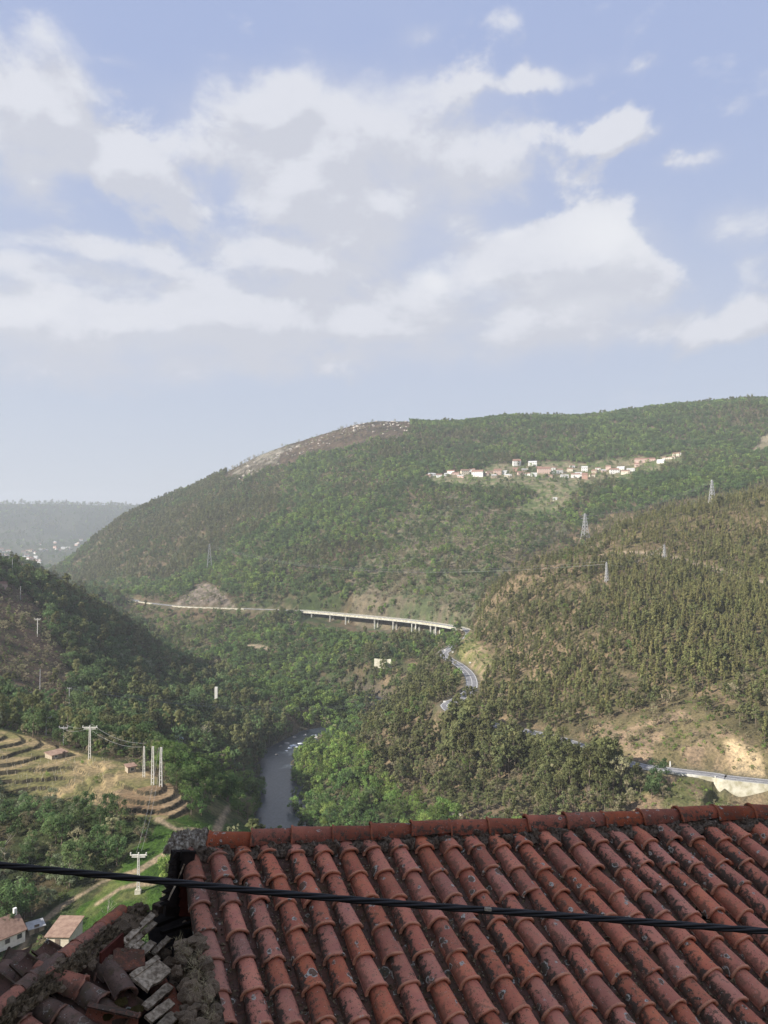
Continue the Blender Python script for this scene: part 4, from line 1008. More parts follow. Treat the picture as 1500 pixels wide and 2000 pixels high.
plant('cliff', .75, [('bush',1),('dry',1)], .4)
plant('scrub', 1.4, [('dry',2.2),('broad',1.3),('oak',.8),('dry',1.2),('grey',.4),('pine',.7)], .2, .85)
low = (TPY > 1165) & (TPX < 620) & ~farm
plant(low, .7, [('oak',1.6),('dry',1),('broad',1.2),('pine',1.2)], .25, .9)
plant(np.ones(len(TX), bool), 1.2, [('broad',3.0),('oak',1.6),('broad',1.2),('dry',.8),('pine',1.5)], .15, .92)
# sparser standing where candidates are denser (near) than trees need to be
near_f = np.where(TR < 700, .52, 1.0)
near_f = np.where((TR < 700) & np.isin(kinds, ['bush']), 1.0, near_f)
keep = (U < dens_*near_f) & ~block & (kinds != 'none')
marg = (-.012)
keep &= SLACK > marg
keep &= ~((TR < 330) & (TPY > 1720 + 0*TPX) & (TPX > 330)) & ~((TR < 420) & (TPX > 560) & (TPY > 1665))
low_ = (~keep) & ~block & (kinds != 'none') & (TR < 700) & (SLACK > marg) & (dens_ > .1) & (U > .25) & (U < .25 + .62*(dens_ > .14)) & ~tz_['soil'] & ~tz_['terrace']
low_ &= ~((TR < 330) & (TPY > 1720) & (TPX > 330)) & ~((TR < 420) & (TPX > 560) & (TPY > 1665))
kinds[low_] = np.where(U2[low_] < .62, 'bush', 'dry'); hscale[low_] = np.where(U2[low_] < .62, .62, .32); keep |= low_
sel = np.where(keep)[0]
SC = hscale[sel] * (.52 + .95*g.random(len(sel))**1.4) * (1 + .9*fbm(TX[sel]/30, TY[sel]/30, 91, 3)); YAW = g.uniform(0, 6.283, len(sel)); VAR = g.integers(0, 4, len(sel))
HH = np.array([SPEC[k][0] for k in kinds[sel]]) * SC
app = HH / TR[sel]
# in the picture and not behind roofs or hills
tpx, tpy = to_px(TX[sel], TY[sel], TZ[sel] + HH*.6)
roofline = np.interp(tpx, [0, 150, 300, 340, 345, 1500], [1890, 1850, 1770, 1700, 1640, 1565])
vis = (tpx > -5) & (tpx < 1505) & (tpy < roofline) & (((TZ[sel] + HH*.7)/TR[sel] - ang[ir[sel], ia[sel]]) > 0) & (TR[sel] < 2300)
NAMES = {
 'pine': ('pine_tree', 'pine tree', 'pines standing nearest', 300), 'euca': ('eucalyptus_tree', 'eucalyptus tree', 'eucalyptus trees standing nearest', 300),
 'broad': ('broadleaf_tree', 'leafy tree', 'spring green trees standing nearest', 300), 'oak': ('oak_tree', 'oak tree', 'dark leafy trees standing nearest', 300),
 'dry': ('budding_tree', 'budding tree', 'brownish budding trees standing nearest', 200), 'bush': ('bush', 'bush', 'low bushes standing nearest', 200),
 'grey': ('willow_tree', 'willow tree', 'grey green trees standing nearest', 120)}
ZTXT = [('terrace','on the dry terraces'),('meadow','in the meadow'),('thicket','in the thicket below the terraces'),
 ('greenbank','beside the river below the terraces'),('bracken','in the shaded bracken patch'),('leftspur','on the shaded left spur'),
 ('cut','on the bank above the road'),('belowroad','on the bank below the road'),
 ('rightbank','on the right riverbank'),('lowpines','between the river and the road'),
 ('plantation','in the high plantation'),('pines','on the slope above the road'),('valley','on the valley floor')]
KTXT = {'pine': 'olive pine', 'euca': 'slim eucalyptus', 'broad': 'bright green tree', 'oak': 'dark green tree', 'dry': 'pale brown tree', 'bush': 'green bush', 'grey': 'grey green tree'}
taken = np.zeros(len(sel), bool)
def stuff_instances(name, pts, kd, label):
    """one object whose geometry nodes put copies of the four trees of a kind on its points"""
    coll = bpy.data.collections.new(name + '_kinds')
    for i_, me in enumerate(PROTO_FAR[kd]):
        coll.objects.link(bpy.data.objects.new('%s_%d' % (kd, i_), me))
    me = bpy.data.meshes.new(name); n = len(pts); me.vertices.add(n)
    me.vertices.foreach_set('co', np.stack([TX[sel][pts], TY[sel][pts], TZ[sel][pts] - .15], 1).astype(np.float32).ravel())
    for nm, typ, arr in (('pick', 'INT', VAR[pts]), ('size', 'FLOAT', SC[pts]), ('turn', 'FLOAT', YAW[pts])):
        a = me.attributes.new(nm, typ, 'POINT'); a.data.foreach_set('value', arr.astype(np.int32 if typ == 'INT' else np.float32))
    o_ = obj(name, me)
    ng = bpy.data.node_groups.new(name + '_nodes', 'GeometryNodeTree')
    ng.interface.new_socket('Geometry', in_out='INPUT', socket_type='NodeSocketGeometry')
    ng.interface.new_socket('Geometry', in_out='OUTPUT', socket_type='NodeSocketGeometry')
    N = ng.nodes; L = ng.links
    gi = N.new('NodeGroupInput'); go = N.new('NodeGroupOutput'); ip = N.new('GeometryNodeInstanceOnPoints')
    ci = N.new('GeometryNodeCollectionInfo'); ci.inputs['Collection'].default_value = coll
    ci.inputs['Separate Children'].default_value = True; ci.inputs['Reset Children'].default_value = True
    def att(nm, typ):
        a = N.new('GeometryNodeInputNamedAttribute'); a.data_type = typ; a.inputs['Name'].default_value = nm
        return [q for q in a.outputs if q.enabled and q.name == 'Attribute'][0]
    cx = N.new('ShaderNodeCombineXYZ'); L.new(att('turn', 'FLOAT'), cx.inputs[2])
    er = N.new('FunctionNodeEulerToRotation'); L.new(cx.outputs[0], er.inputs[0])
    L.new(gi.outputs[0], ip.inputs['Points']); L.new(ci.outputs[0], ip.inputs['Instance'])
    ip.inputs['Pick Instance'].default_value = True; L.new(att('pick', 'INT'), ip.inputs['Instance Index'])
    L.new(er.outputs[0], ip.inputs['Rotation']); L.new(att('size', 'FLOAT'), ip.inputs['Scale'])
    L.new(ip.outputs[0], go.inputs[0])
    md = o_.modifiers.new('plants', 'NODES'); md.node_group = ng
    tag(o_, label, kind='stuff'); return o_
pend = []
for kd, (nm, cat, grp, cap) in NAMES.items():
    cand = np.where((kinds[sel] == kd) & vis)[0]
    best = cand[np.argsort(-app[cand])][:cap]
    taken[best] = True
    for j_, i_ in enumerate(best):
        k = sel[i_]; loc = (TX[k], TY[k], TZ[k] - .15); yaw = YAW[i_]; s_ = SC[i_]
        zt = next((txt for zn, txt in ZTXT if tz_[zn][k]), 'in the wood across the valley')
        near = TR[k] < 420
        szw = 'tall ' if SC[i_] > hscale[k]*1.08 else ('small ' if SC[i_] < hscale[k]*.76 else '')
        bx_ = int(np.clip(tpx[i_]/1500*15, 0, 14)); by_ = int(np.clip((tpy[i_]-950)/750*9, 0, 8))
        szw = 'very tall ' if SC[i_] > hscale[k]*1.18 else ('tall ' if SC[i_] > hscale[k]*.98 else ('small ' if SC[i_] < hscale[k]*.70 else ''))
        if kd == 'bush': szw = szw.replace('tall', 'big')
        lab = szw + KTXT[kd] + ' ' + zt
        lab += ', ' + ['topmost','high','upper','upper middle','middle','lower middle','lower','low','bottom'][by_] + ' ' + ['at left edge','far left','left','inner left','left of centre','centre left','near centre left','centre','near centre right','centre right','right of centre','inner right','right','far right','at right edge'][bx_]
        gname = (KTXT[kd] + 's ' + zt).replace('eucalyptuss', 'eucalypts').replace('bushs', 'bushes')
        pend.append([None, lab, tpx[i_]])
        if near and app[i_] > .016:
            cm, tm_ = PROTO_MID[kd][VAR[i_]]
            r_ = empty(nm, loc, yaw); r_.scale = (s_, s_, s_)
            obj('crown', cm, r_); obj('trunk', tm_, r_)
        else:
            r_ = obj(nm, PROTO_FAR[kd][VAR[i_]], None, loc, (0, 0, yaw), (s_, s_, s_*float(U2[k]*.25+.9)))
        pend[-1][0] = r_; tag(r_, lab, cat, gname)
    rest = np.where((kinds[sel] == kd) & ~taken)[0]
    if len(rest): stuff_instances({'pine':'pine_forest','euca':'eucalyptus_plantation','broad':'leafy_woods','oak':'oak_woods','dry':'budding_woods','bush':'undergrowth','grey':'willow_woods'}[kd], rest, kd,
        {'pine':'olive pine forest covering the slopes','euca':'slender eucalyptus wood on the right slope','broad':'spring green woods covering the hillsides','oak':'dark green woods covering the hillsides','dry':'pale brown budding woods on the slopes','bush':'low undergrowth scattered over the slopes','grey':'grey green trees scattered on the slopes'}[kd])
by_label = {}
for r_, lb, x_ in pend: by_label.setdefault(lb, []).append((x_, r_))
WORD = {2: ['left one','right one'], 3: ['left one','middle one','right one'], 4: ['leftmost','second from left','second from right','rightmost'], 5: ['leftmost','second from left','middle one','second from right','rightmost'],
 6: ['leftmost','second from left','third from left','third from right','second from right','rightmost']}
for lb, L_ in by_label.items():
    if len(L_) in WORD:
        for w_, (x_, r_) in zip(WORD[len(L_)], sorted(L_, key=lambda q: q[0])):
            if len((lb + ' ' + w_).split()) <= 16: r_['label'] = lb + ', ' + w_
print('TREES', len(sel), {k: int((kinds[sel]==k).sum()) for k in SPEC}, 'individual', int(taken.sum()))

# ------------------------------------------------------------------ the near roofs
def mat_tile(name, ca_, cb_, cc_, grime=.55, lichen=.5, moss=0.0, scale=1.0):
    """fired clay with soot, black specks, pale lichen rings and moss; every tile draws its own wear"""
    m_, t, o = mat_new(name)
    tcn = t.node('ShaderNodeTexCoord'); oi = t.node('ShaderNodeObjectInfo')
    r_ = oi.outputs['Random']; P0 = tcn.outputs['Object']
    off = t.xyz(t.m('MULTIPLY', r_, 37.0), t.m('MULTIPLY', r_, 91.0), t.m('MULTIPLY', r_, 53.0))
    p = t.v('ADD', P0, off)
    big = t.noise(p, 7*scale, 5, .6); mid = t.noise(p, 24*scale, 6, .65); fin = t.noise(p, 120*scale, 4, .6)
    c = t.mix(t.ramp(big, .35, .65), ca_, cb_)
    c = t.mix(t.m('MULTIPLY', t.ramp(mid, .45, .75), .7), c, cc_)
    h = t.node('ShaderNodeHueSaturation'); t._in(h.inputs['Color'], c)
    t._in(h.inputs['Value'], t.m('MULTIPLY_ADD', t.m('FRACT', t.m('MULTIPLY', r_, 17.7)), .40, .74))
    t._in(h.inputs['Saturation'], t.m('MULTIPLY_ADD', t.m('FRACT', t.m('MULTIPLY', r_, 5.1)), .18, .90)); c = h.outputs[0]
    # soot and dirt low on the flanks and in blotches
    x, y, z = t.sep(P0)
    flank = t.m('ADD', t.ramp(t.m('MULTIPLY', x, -1.0), .005, .075), t.m('MULTIPLY', t.ramp(x, .055, .09), .5))
    g1 = t.m('ADD', t.m('MULTIPLY', flank, .55), t.m('MULTIPLY', t.ramp(mid, .42, .66), .55))
    own = t.m('MULTIPLY_ADD', t.m('FRACT', t.m('MULTIPLY', r_, 9.3)), .7, .45)
    gm = t.m('MULTIPLY', t.m('MULTIPLY', t.ramp(t.m('ADD', g1, t.m('MULTIPLY', fin, .35)), .42, .95), own), grime * 1.5, clamp=True)
    c = t.mix(gm, c, (.095, .070, .053))
    c = t.mix(t.m('MULTIPLY', t.ramp(y, .012, .024, 1.0, 0.0), t.ramp(big, .3, .6, .1, .75)), c, cc_)      # the lip is worn clean
    # round dark lichens with a pale rim
    pw = t.v('ADD', p, t.v('MULTIPLY', t.v('SUBTRACT', t.noise(p, 32, 4, .65, col=True), .5), (.045, .045, .045)))
    for sc_v, rr_, thick_, sel_ in ((6.5, .27, .045, .70), (13.0, .30, .075, .76)):
        v1 = t.voro(pw, sc_v*scale, rand=.85); d = v1.outputs['Distance']; rc = t.sep(v1.outputs['Color'])
        on = t.m('GREATER_THAN', rc[0], sel_ + .2*(1-lichen)); rad = t.m('MULTIPLY_ADD', rc[1], .22, rr_-.19)
        ring = t.m('SUBTRACT', 1.0, t.ramp(t.m('ABSOLUTE', t.m('SUBTRACT', d, rad)), thick_*.25, thick_))
        inner = t.m('LESS_THAN', d, rad)
        c = t.mix(t.m('MULTIPLY', t.m('MULTIPLY', on, inner), .60*lichen*1.4, clamp=True), c, (.10, .10, .075))
        c = t.mix(t.m('MULTIPLY', t.m('MULTIPLY', on, ring), t.m('MULTIPLY', t.ramp(mid, .40, .58), .75*lichen*1.5), clamp=True), c, (.50, .50, .43))
    sp = t.voro(p, 75*scale); spk = t.m('LESS_THAN', sp.outputs['Distance'], .24); so = t.m('GREATER_THAN', t.sep(sp.outputs['Color'])[0], .70)
    c = t.mix(t.m('MULTIPLY', t.m('MULTIPLY', spk, so), .8), c, (.03, .025, .022))
    sp = t.voro(p, 60*scale); spk = t.m('LESS_THAN', sp.outputs['Distance'], .20); so = t.m('GREATER_THAN', t.sep(sp.outputs['Color'])[1], .86)
    c = t.mix(t.m('MULTIPLY', t.m('MULTIPLY', spk, so), .7), c, (.42, .41, .36))
    if moss:
        c = t.mix(t.m('MULTIPLY', t.ramp(t.noise(p, 14, 5, .6), .50, .66), moss), c, (.085, .070, .022))
    principled(t, o, c, .9, t.m('ADD', t.m('MULTIPLY', mid, .6), t.m('MULTIPLY', fin, .5)), .55, .006, .15)
    return m_
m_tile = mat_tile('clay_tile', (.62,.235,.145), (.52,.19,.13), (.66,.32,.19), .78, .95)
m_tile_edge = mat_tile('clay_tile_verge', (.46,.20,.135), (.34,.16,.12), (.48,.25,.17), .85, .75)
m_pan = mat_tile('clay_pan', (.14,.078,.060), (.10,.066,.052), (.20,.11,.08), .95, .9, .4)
m_cap = mat_tile('clay_cap', (.37,.115,.064), (.27,.090,.055), (.43,.155,.080), .85, .7)
m_old = mat_tile('clay_old', (.20,.125,.095), (.14,.105,.082), (.30,.155,.105), .85, .4, .35)
m_oldred = mat_tile('clay_old_red', (.44,.165,.10), (.30,.13,.09), (.46,.21,.13), .75, .4, .2)
m_mortar = mat_mottle('mossy_mortar', (.05,.038,.028), (.24,.19,.14), 40, .95, 1.0, .02)
m_rubble = mat_mottle('earthy_rubble', (.055,.042,.024), (.27,.21,.13), 36, .95, 1.0, .02)
m_lichen = mat_mottle('lichened_mortar', (.17,.13,.095), (.60,.55,.44), 38, .95, 1.0, .02)
m_shade_black = mat_mottle('shade_black_wood', (.008,.006,.005), (.022,.016,.013), 12, .95, .5, .01)  # black for the shade inside the roofs, put into the wood colour
m_plank = mat_mottle('grey_weathered_wood', (.22,.17,.115), (.62,.52,.38), 26, .9, .9, .01, .25)
m_redwood = mat_mottle('red_planks', (.075,.018,.012), (.12,.032,.02), 10, .9, .4, .01)
m_stone = mat_mottle('rubble_stone', (.10,.072,.046), (.36,.275,.185), 17, .95, .8, .02, .35)
m_moss = mat_mottle('moss', (.045,.038,.012), (.15,.115,.03), 30, 1.0, 1.0, .02, .2)
m_straw = mat_mottle('dry_grass', (.20,.165,.085), (.40,.34,.20), 8, .95, .2, .01, .2)

def tile_mesh(name, mat, L=.40, wl=.089, wu=.070, hl=.077, hu=.060, rim=.0095, seed=0, th_=.013, flip=False, nseg=11, chip=0.0):
    """half-round clay tile: the wide lip at y=0, the narrow end at y=L, crest at z=0 of the lip"""
    rs = np.random.default_rng(seed); ys = [0, .006, .016, .028, .10, .2, .3, L]; V = []; F = []; nn = nseg + 1
    wob = rs.normal(size=3) * .0022; nz = rs.normal(size=(len(ys), nn)) * .0011
    def row(y, inset, i):
        f = y/L; a = wl + (wu-wl)*f - inset; h = hl + (hu-hl)*f - inset
        bump = rim * (1 if y < .017 else (.5 if y < .02 else 0)) if not inset else 0
        R_ = []
        for k in range(nn):
            p_ = math.pi*k/nseg; n_ = nz[i, k] if not inset else 0
            x = (a + bump + n_)*math.cos(p_); z = (h + bump + n_)*math.sin(p_)**.9 if 0 < k < nseg else 0
            x += wob[0]*math.sin(y*9); yy = y + (rs.uniform(0, chip) if (chip and y < .02) else 0) + .004*math.sin(k*.9 + seed)*(y < .02)
            R_.append((x, yy, z - hl))
        return R_
    for i, y in enumerate(ys): V += row(y, 0, i)
    for i in range(len(ys)-1):
        for k in range(nseg): F.append((i*nn+k, i*nn+k+1, (i+1)*nn+k+1, (i+1)*nn+k))
    b = len(V)
    for y in (0, L*.5, L): V += row(y, th_, 0)
    for i in range(2):
        for k in range(nseg): F.append((b+i*nn+k+1, b+i*nn+k, b+(i+1)*nn+k, b+(i+1)*nn+k+1))
    for k in range(nseg): F.append((k+1, k, b+k, b+k+1)); e_ = (len(ys)-1)*nn; F.append((e_+k, e_+k+1, b+2*nn+k+1, b+2*nn+k))
    for s_ in (0, nseg):
        for i in range(len(ys)-1): 
            bi0 = b + (0 if i < 5 else nn) + s_; bi1 = b + (nn if i >= 4 and i < 6 else (2*nn if i >= 6 else 0)) + s_
        F.append((s_, e_+s_, b+2*nn+s_, b+s_))
    if flip: V = [(x, y, -z - hl) for x, y, z in V]; F = [f[::-1] for f in F]
    return mesh(name, V, F, mat, smooth=True)
COVER = [tile_mesh('roof_tile', m_tile, seed=i, chip=.006 if i == 4 else 0) for i in range(6)]
VERGE = [tile_mesh('verge_tile', m_tile_edge, seed=20+i, chip=.006) for i in range(3)]
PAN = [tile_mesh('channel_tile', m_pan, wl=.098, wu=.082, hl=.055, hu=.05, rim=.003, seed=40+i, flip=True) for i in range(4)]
CAP = [tile_mesh('ridge_tile', m_cap, L=.44, wl=.112, wu=.092, hl=.098, hu=.082, rim=.012, seed=60+i, chip=.01) for i in range(4)]
OLD = [tile_mesh('old_tile', m_old, L=.40, wl=.100, wu=.080, hl=.085, hu=.070, rim=.004, seed=80+i, chip=.018, th_=.016) for i in range(5)]
OLDR = [tile_mesh('old_tile', m_oldred, L=.40, wl=.100, wu=.080, hl=.085, hu=.070, rim=.004, seed=90+i, chip=.018, th_=.016) for i in range(3)]

def frame(origin, right, up_slope):
    """matrix whose Y runs up the slope and Z stands off the roof"""
    Y = Vector(up_slope).normalized(); Z = Vector(right).cross(Y).normalized(); X = Y.cross(Z).normalized()
    m_ = Matrix((X, Y, Z)).transposed().to_4x4(); m_.translation = origin; return m_
def put(me, parent, mat4, name, rx=0, ry=0, rz=0, sc=1.0):
    o_ = bpy.data.objects.new(name, me); COL.objects.link(o_); o_.parent = parent
    o_.matrix_parent_inverse = parent.matrix_world.inverted() if parent.matrix_world != Matrix() else Matrix()
    o_.matrix_world = mat4 @ Matrix.Rotation(rz, 4, 'Z') @ Matrix.Rotation(ry, 4, 'Y') @ Matrix.Rotation(rx, 4, 'X') @ Matrix.Diagonal((sc, sc, sc, 1))
    return o_
def root_empty(name, loc):
    o_ = empty(name, loc); bpy.context.view_layer.update(); return o_

# main roof: fitted to the photograph's tile courses (0.24 m between the columns)
RAZ, RSL, RSK = .06925, .39451, .33383
RO = Vector((-1.76567, 6.81576, -2.93296))
ru_ = Vector((math.cos(RAZ), math.sin(RAZ), 0)); rv_ = Vector((math.sin(RAZ)*math.cos(RSL), -math.cos(RAZ)*math.cos(RSL), -math.sin(RSL))) + ru_*RSK
RN = rv_.cross(ru_) ; RN = RN.normalized() if RN.z > 0 else -RN.normalized()
ROWS = [-.0, .2722, .5356, .7983, 1.0622, 1.3198, 1.575, 1.83, 2.085, 2.34, 2.595]
def rp(c, r, n=0.0): return RO + ru_*(c*.24) + rv_*r + RN*n
def rr0(c): return -.175 - .0076*c
g = np.random.default_rng(4)
NC = 27
house_ = root_empty('tiled_house', rp(13, 1.2, -.5))
# deck under the tiles, and the slope beyond the ridge
def slab_pts(a, b, c, d, th_, mat, name, parent):
    n_ = (b-a).cross(d-a).normalized()
    if n_.z < 0: n_ = -n_
    mb = MB(); P4 = [a, b, c, d]; mb.add(P4 + [p - n_*th_ for p in P4], [(0,1,2,3),(4,7,6,5),(0,4,5,1),(1,5,6,2),(2,6,7,3),(3,7,4,0)])
    o_ = mb.build(name, mat); o_.parent = parent; o_.matrix_parent_inverse = parent.matrix_world.inverted(); return o_
deck = slab_pts(rp(-.35,-.20,-.135), rp(NC+.4,-.38,-.135), rp(NC+.4,2.7,-.135), rp(-.35,2.7,-.135), .03, m_shade_black, 'roof_deck', house_)
bk = Vector((-rv_.x*.6, -rv_.y, rv_.z))
slab_pts(rp(-.35,-.22,-.12), rp(NC+.4,-.40,-.12), rp(NC+.4,-.40,-.12)+bk*2.6, rp(-.35,-.22,-.12)+bk*2.6, .05, m_pan, 'rear_slope', house_)
_dd = {c: g.normal()*.006 for c in range(-1, NC+2)}
for c in range(0, NC+1):
    for r_i, rw in enumerate(ROWS):
        if c == 0: me_ = VERGE[(r_i*7) % 3]
        elif c == 1 and r_i < 5: me_ = VERGE[(r_i*5+1) % 3] if (r_i % 2 == 0) else COVER[(c*5+r_i*3) % 6]
        else: me_ = COVER[int(g.integers(0, 6))]
        slip = g.random() < .06 and c > 0
        m4 = frame(rp(c + _dd[c]*3 + g.normal()*.025, rw + g.normal()*.010 + (.035 if slip else 0), g.normal()*.003), ru_, -rv_)
        if r_i == 0: m4 = m4 @ Matrix.Diagonal((1, min(1, (.20 + .0076*c)/.40 + .12), 1, 1))
        o_ = put(me_, house_, m4, 'roof_tile', rx=R(-2.6 + g.normal()*.5), ry=R(g.normal()*2.2), rz=R(g.normal()*(4.5 if slip else 1.7)))
HOLE = (17, 3)      # a channel tile is missing there
for c in range(0, NC+1):
    for r_i, rw in enumerate(ROWS):
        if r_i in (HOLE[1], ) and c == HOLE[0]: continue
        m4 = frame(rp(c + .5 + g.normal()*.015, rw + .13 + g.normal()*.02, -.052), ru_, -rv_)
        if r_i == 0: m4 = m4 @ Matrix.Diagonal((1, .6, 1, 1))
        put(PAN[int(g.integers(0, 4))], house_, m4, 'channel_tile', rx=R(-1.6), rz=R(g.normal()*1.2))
# ridge: caps bedded in mossy mortar
def lumpy(P0, P1, width, height_, nu, nv, seed, mat, name, parent, across, up, amp=.02, fr=14):
    """a bed of mortar from P0 to P1"""
    V = []; F = []; L = (P1-P0).length
    for i in range(nu+1):
        for j in range(nv+1):
            u, v = i/nu, j/nv*2-1; e_ = math.sqrt(max(0, 1-v*v)); endf = min(1, min(u, 1-u)*L/.06)
            x_, y_ = u*L*fr, v*width*fr*1.2
            d_ = (float(vnoise(x_, y_ + 7*seed, seed)) - .5)*amp*2 + (float(vnoise(x_*2.7, y_*2.7, seed+3)) - .5)*amp*1.2 + (float(vnoise(x_*6, y_*6, seed+5)) - .5)*amp*.7
            V.append(P0.lerp(P1, u) + across*(v*width/2 + d_*.6) + up*(height_*e_*endf + d_*(.4+e_)))
    for i in range(nu):
        for j in range(nv): a = i*(nv+1)+j; F.append((a, a+1, a+nv+2, a+nv+1))
    o_ = obj(name, mesh(name, V, F, mat, True)); o_.parent = parent
    if parent: o_.matrix_parent_inverse = parent.matrix_world.inverted()
    return o_
UPZ = Vector((0, 0, 1)); acr = Vector((math.sin(RAZ), -math.cos(RAZ), 0))
lumpy(rp(-.1,rr0(0)+.10,-.085), rp(NC+.3,rr0(NC)+.10,-.085), .20, .070, 420, 10, 3, m_mortar, 'ridge_mortar', house_, (rv_*1).normalized(), RN, .030)
caps_x = .80
k_ = 0; cu = caps_x
while cu < NC + .2:
    m4 = frame(rp(cu, -.315, .045) + Vector((0, 0, g.normal()*.003)), rv_ - rv_.dot(ru_)*ru_, ru_)
    yaxis = ru_; zax = Vector((0, 0, 1)); xax = yaxis.cross(zax).normalized(); m4 = Matrix((xax, yaxis, zax)).transposed().to_4x4(); m4.translation = rp(cu, rr0(cu), 0) + Vector((0, 0, .048 + g.normal()*.004))
    put(CAP[k_ % 4], house_, m4, 'ridge_tile', rx=R(1.2 + g.normal()*.9), ry=R(g.normal()*2.5), rz=R(g.normal()*1.5)); cu += .387/.24 * (1 + g.normal()*.03); k_ += 1
# lichen-grown mortar where the first caps are lost
ld = lumpy(rp(-.85,rr0(0)+.02,-.085), rp(.95,rr0(0)+.0,-.070), .25, .125, 70, 18, 9, m_lichen, 'ridge_mortar', house_, acr, UPZ, .030, 24); ld['label'] = 'pale lichened lump of mortar at the left end of the ridge'
# soil, moss and crumbs lying in the channels
Vd, Fd = [], []
gd = np.random.default_rng(12)
for i in range(9000):
    c = int(gd.integers(0, NC+1)) + .5 + gd.normal()*.11; r_ = gd.uniform(-.12, 2.6); s_ = abs(gd.normal())*.010 + .005
    p = rp(c, r_, -.097 + abs(gd.normal())*.006); q = gd.normal(size=(4, 3)); q /= np.linalg.norm(q, axis=1)[:, None]; b = len(Vd)
    Vd += [tuple(p + Vector(v)*s_) for v in q]; Fd += [(b,b+1,b+2),(b,b+2,b+3),(b,b+3,b+1),(b+1,b+3,b+2)]
o_ = obj('channel_debris', mesh('channel_debris', Vd, Fd, m_rubble)); o_.parent = house_; o_.matrix_parent_inverse = house_.matrix_world.inverted(); o_['kind'] = 'stuff'
Vd, Fd = [], []
for i in range(560):
    c = int(gd.integers(0, NC+1)) + .5 + gd.normal()*.12; r_ = gd.uniform(-.10, 2.6); s_ = gd.uniform(.004, .011)
    p = rp(c, r_, -.090); q = gd.normal(size=(4, 3)); q /= np.linalg.norm(q, axis=1)[:, None]; b = len(Vd)
    Vd += [tuple(p + Vector(v)*s_) for v in q]; Fd += [(b,b+1,b+2),(b,b+2,b+3),(b,b+3,b+1),(b+1,b+3,b+2)]
o_ = obj('pale_crumbs', mesh('pale_crumbs', Vd, Fd, m_lichen)); o_.parent = house_; o_.matrix_parent_inverse = house_.matrix_world.inverted(); o_['kind'] = 'stuff'
# broken bits of tile lying in the channels
for i in range(46):
    c = int(gd.integers(0, 24)) + .5 + gd.normal()*.08; r_ = gd.uniform(0, 2.4); n_ = int(gd.integers(4, 7)); s_ = gd.uniform(.012, .030); a0 = gd.uniform(0, 6)
    P_ = [rp(c, r_, -.078) + (ru_*math.cos(a0 + 6.283*k/n_) + rv_*math.sin(a0 + 6.283*k/n_))*s_*gd.uniform(.6, 1.2) + RN*gd.uniform(-.004, .008) for k in range(n_)]
    mb = MB(); mb.add(P_ + [p - RN*.012 for p in P_], [tuple(range(n_)), tuple(range(n_, 2*n_))[::-1]] + [(k, k+n_, (k+1) % n_+n_, (k+1) % n_) for k in range(n_)])
    put(mb.mesh('tile_shard', m_cap if i % 3 else m_tile), house_, Matrix(), 'tile_shard')
# walls of the house below
gz = -9.5
def wall_between(a, b, zt_a, zt_b, th_, mat, name, parent):
    d_ = Vector((b.x-a.x, b.y-a.y, 0)).normalized(); n_ = Vector((-d_.y, d_.x, 0))*th_/2; V = []
    for p, zt in ((a, zt_a), (b, zt_b)):
        for s_ in (-1, 1):
            for z in (gz, zt): V.append((p.x + n_.x*s_, p.y + n_.y*s_, z))
    o_ = obj(name, mesh(name, V, [(0,1,3,2),(4,6,7,5),(0,4,5,1),(2,3,7,6),(1,5,7,3),(0,2,6,4)], mat)); o_.parent = parent; o_.matrix_parent_inverse = parent.matrix_world.inverted(); return o_
A0, A1 = rp(.25, .75, -.30), rp(.25, 2.55, -.34); B1 = rp(NC, 2.55, -.34); B0 = rp(NC, -.3, -.2); C0 = rp(0, -.34, -.1)+bk*2.4; C1 = rp(NC, -.34, -.1)+bk*2.4
wall_between(A0, A1, A0.z, A1.z, .5, m_stone, 'gable_wall', house_)
wall_between(A1, B1, A1.z-.05, B1.z-.05, .4, m_stone, 'front_wall', house_)
wall_between(B1, B0, B1.z-.05, B0.z-.05, .4, m_stone, 'gable_wall', house_)
wall_between(C0, C1, C0.z-.05, C1.z-.05, .4, m_stone, 'rear_wall', house_)
# under the overhang at the left: red planks, a cable, rotted board ends, black sheet for the dark opening
def at_plane(px, py, o, n):
    d = ray(px, py); return d * (Vector(o).dot(n) / d.dot(n))
GN_ = Vector((math.cos(R(14)), math.sin(R(14)), 0)).normalized()
go = rp(-.05, .2, -.1); gn = Vector((.55, -.83, 0)).normalized()
def gp(px, py, back=0.0): return at_plane(px, py, go - gn*back, gn)
for i in range(7):
    y0 = 1662 + i*18; a, b = gp(352, y0+9, .10), gp(380, y0+9, .10); mb = MB(); mb.bar(a, b, .03, .082); put(mb.mesh('plank', m_redwood if i > 2 else m_shade_black), house_, Matrix(), 'plank')  # upper planks black, the overhang's shade put into their colour
mb = MB()
bb = [gp(338, 1664, .14), gp(378, 1664, .14), gp(376, 1790, .14), gp(322, 1790, .14)]
put(MB().add([p for p in bb] + [p - gn*.06 for p in bb], [(0,1,2,3),(4,7,6,5),(0,4,5,1),(1,5,6,2),(2,6,7,3),(3,7,4,0)]).mesh('gable_void_sheet', m_shade_black), house_, Matrix(), 'gable_void_sheet')  # sheet painted black in place of the shaded gable opening
gj = np.random.default_rng(3)
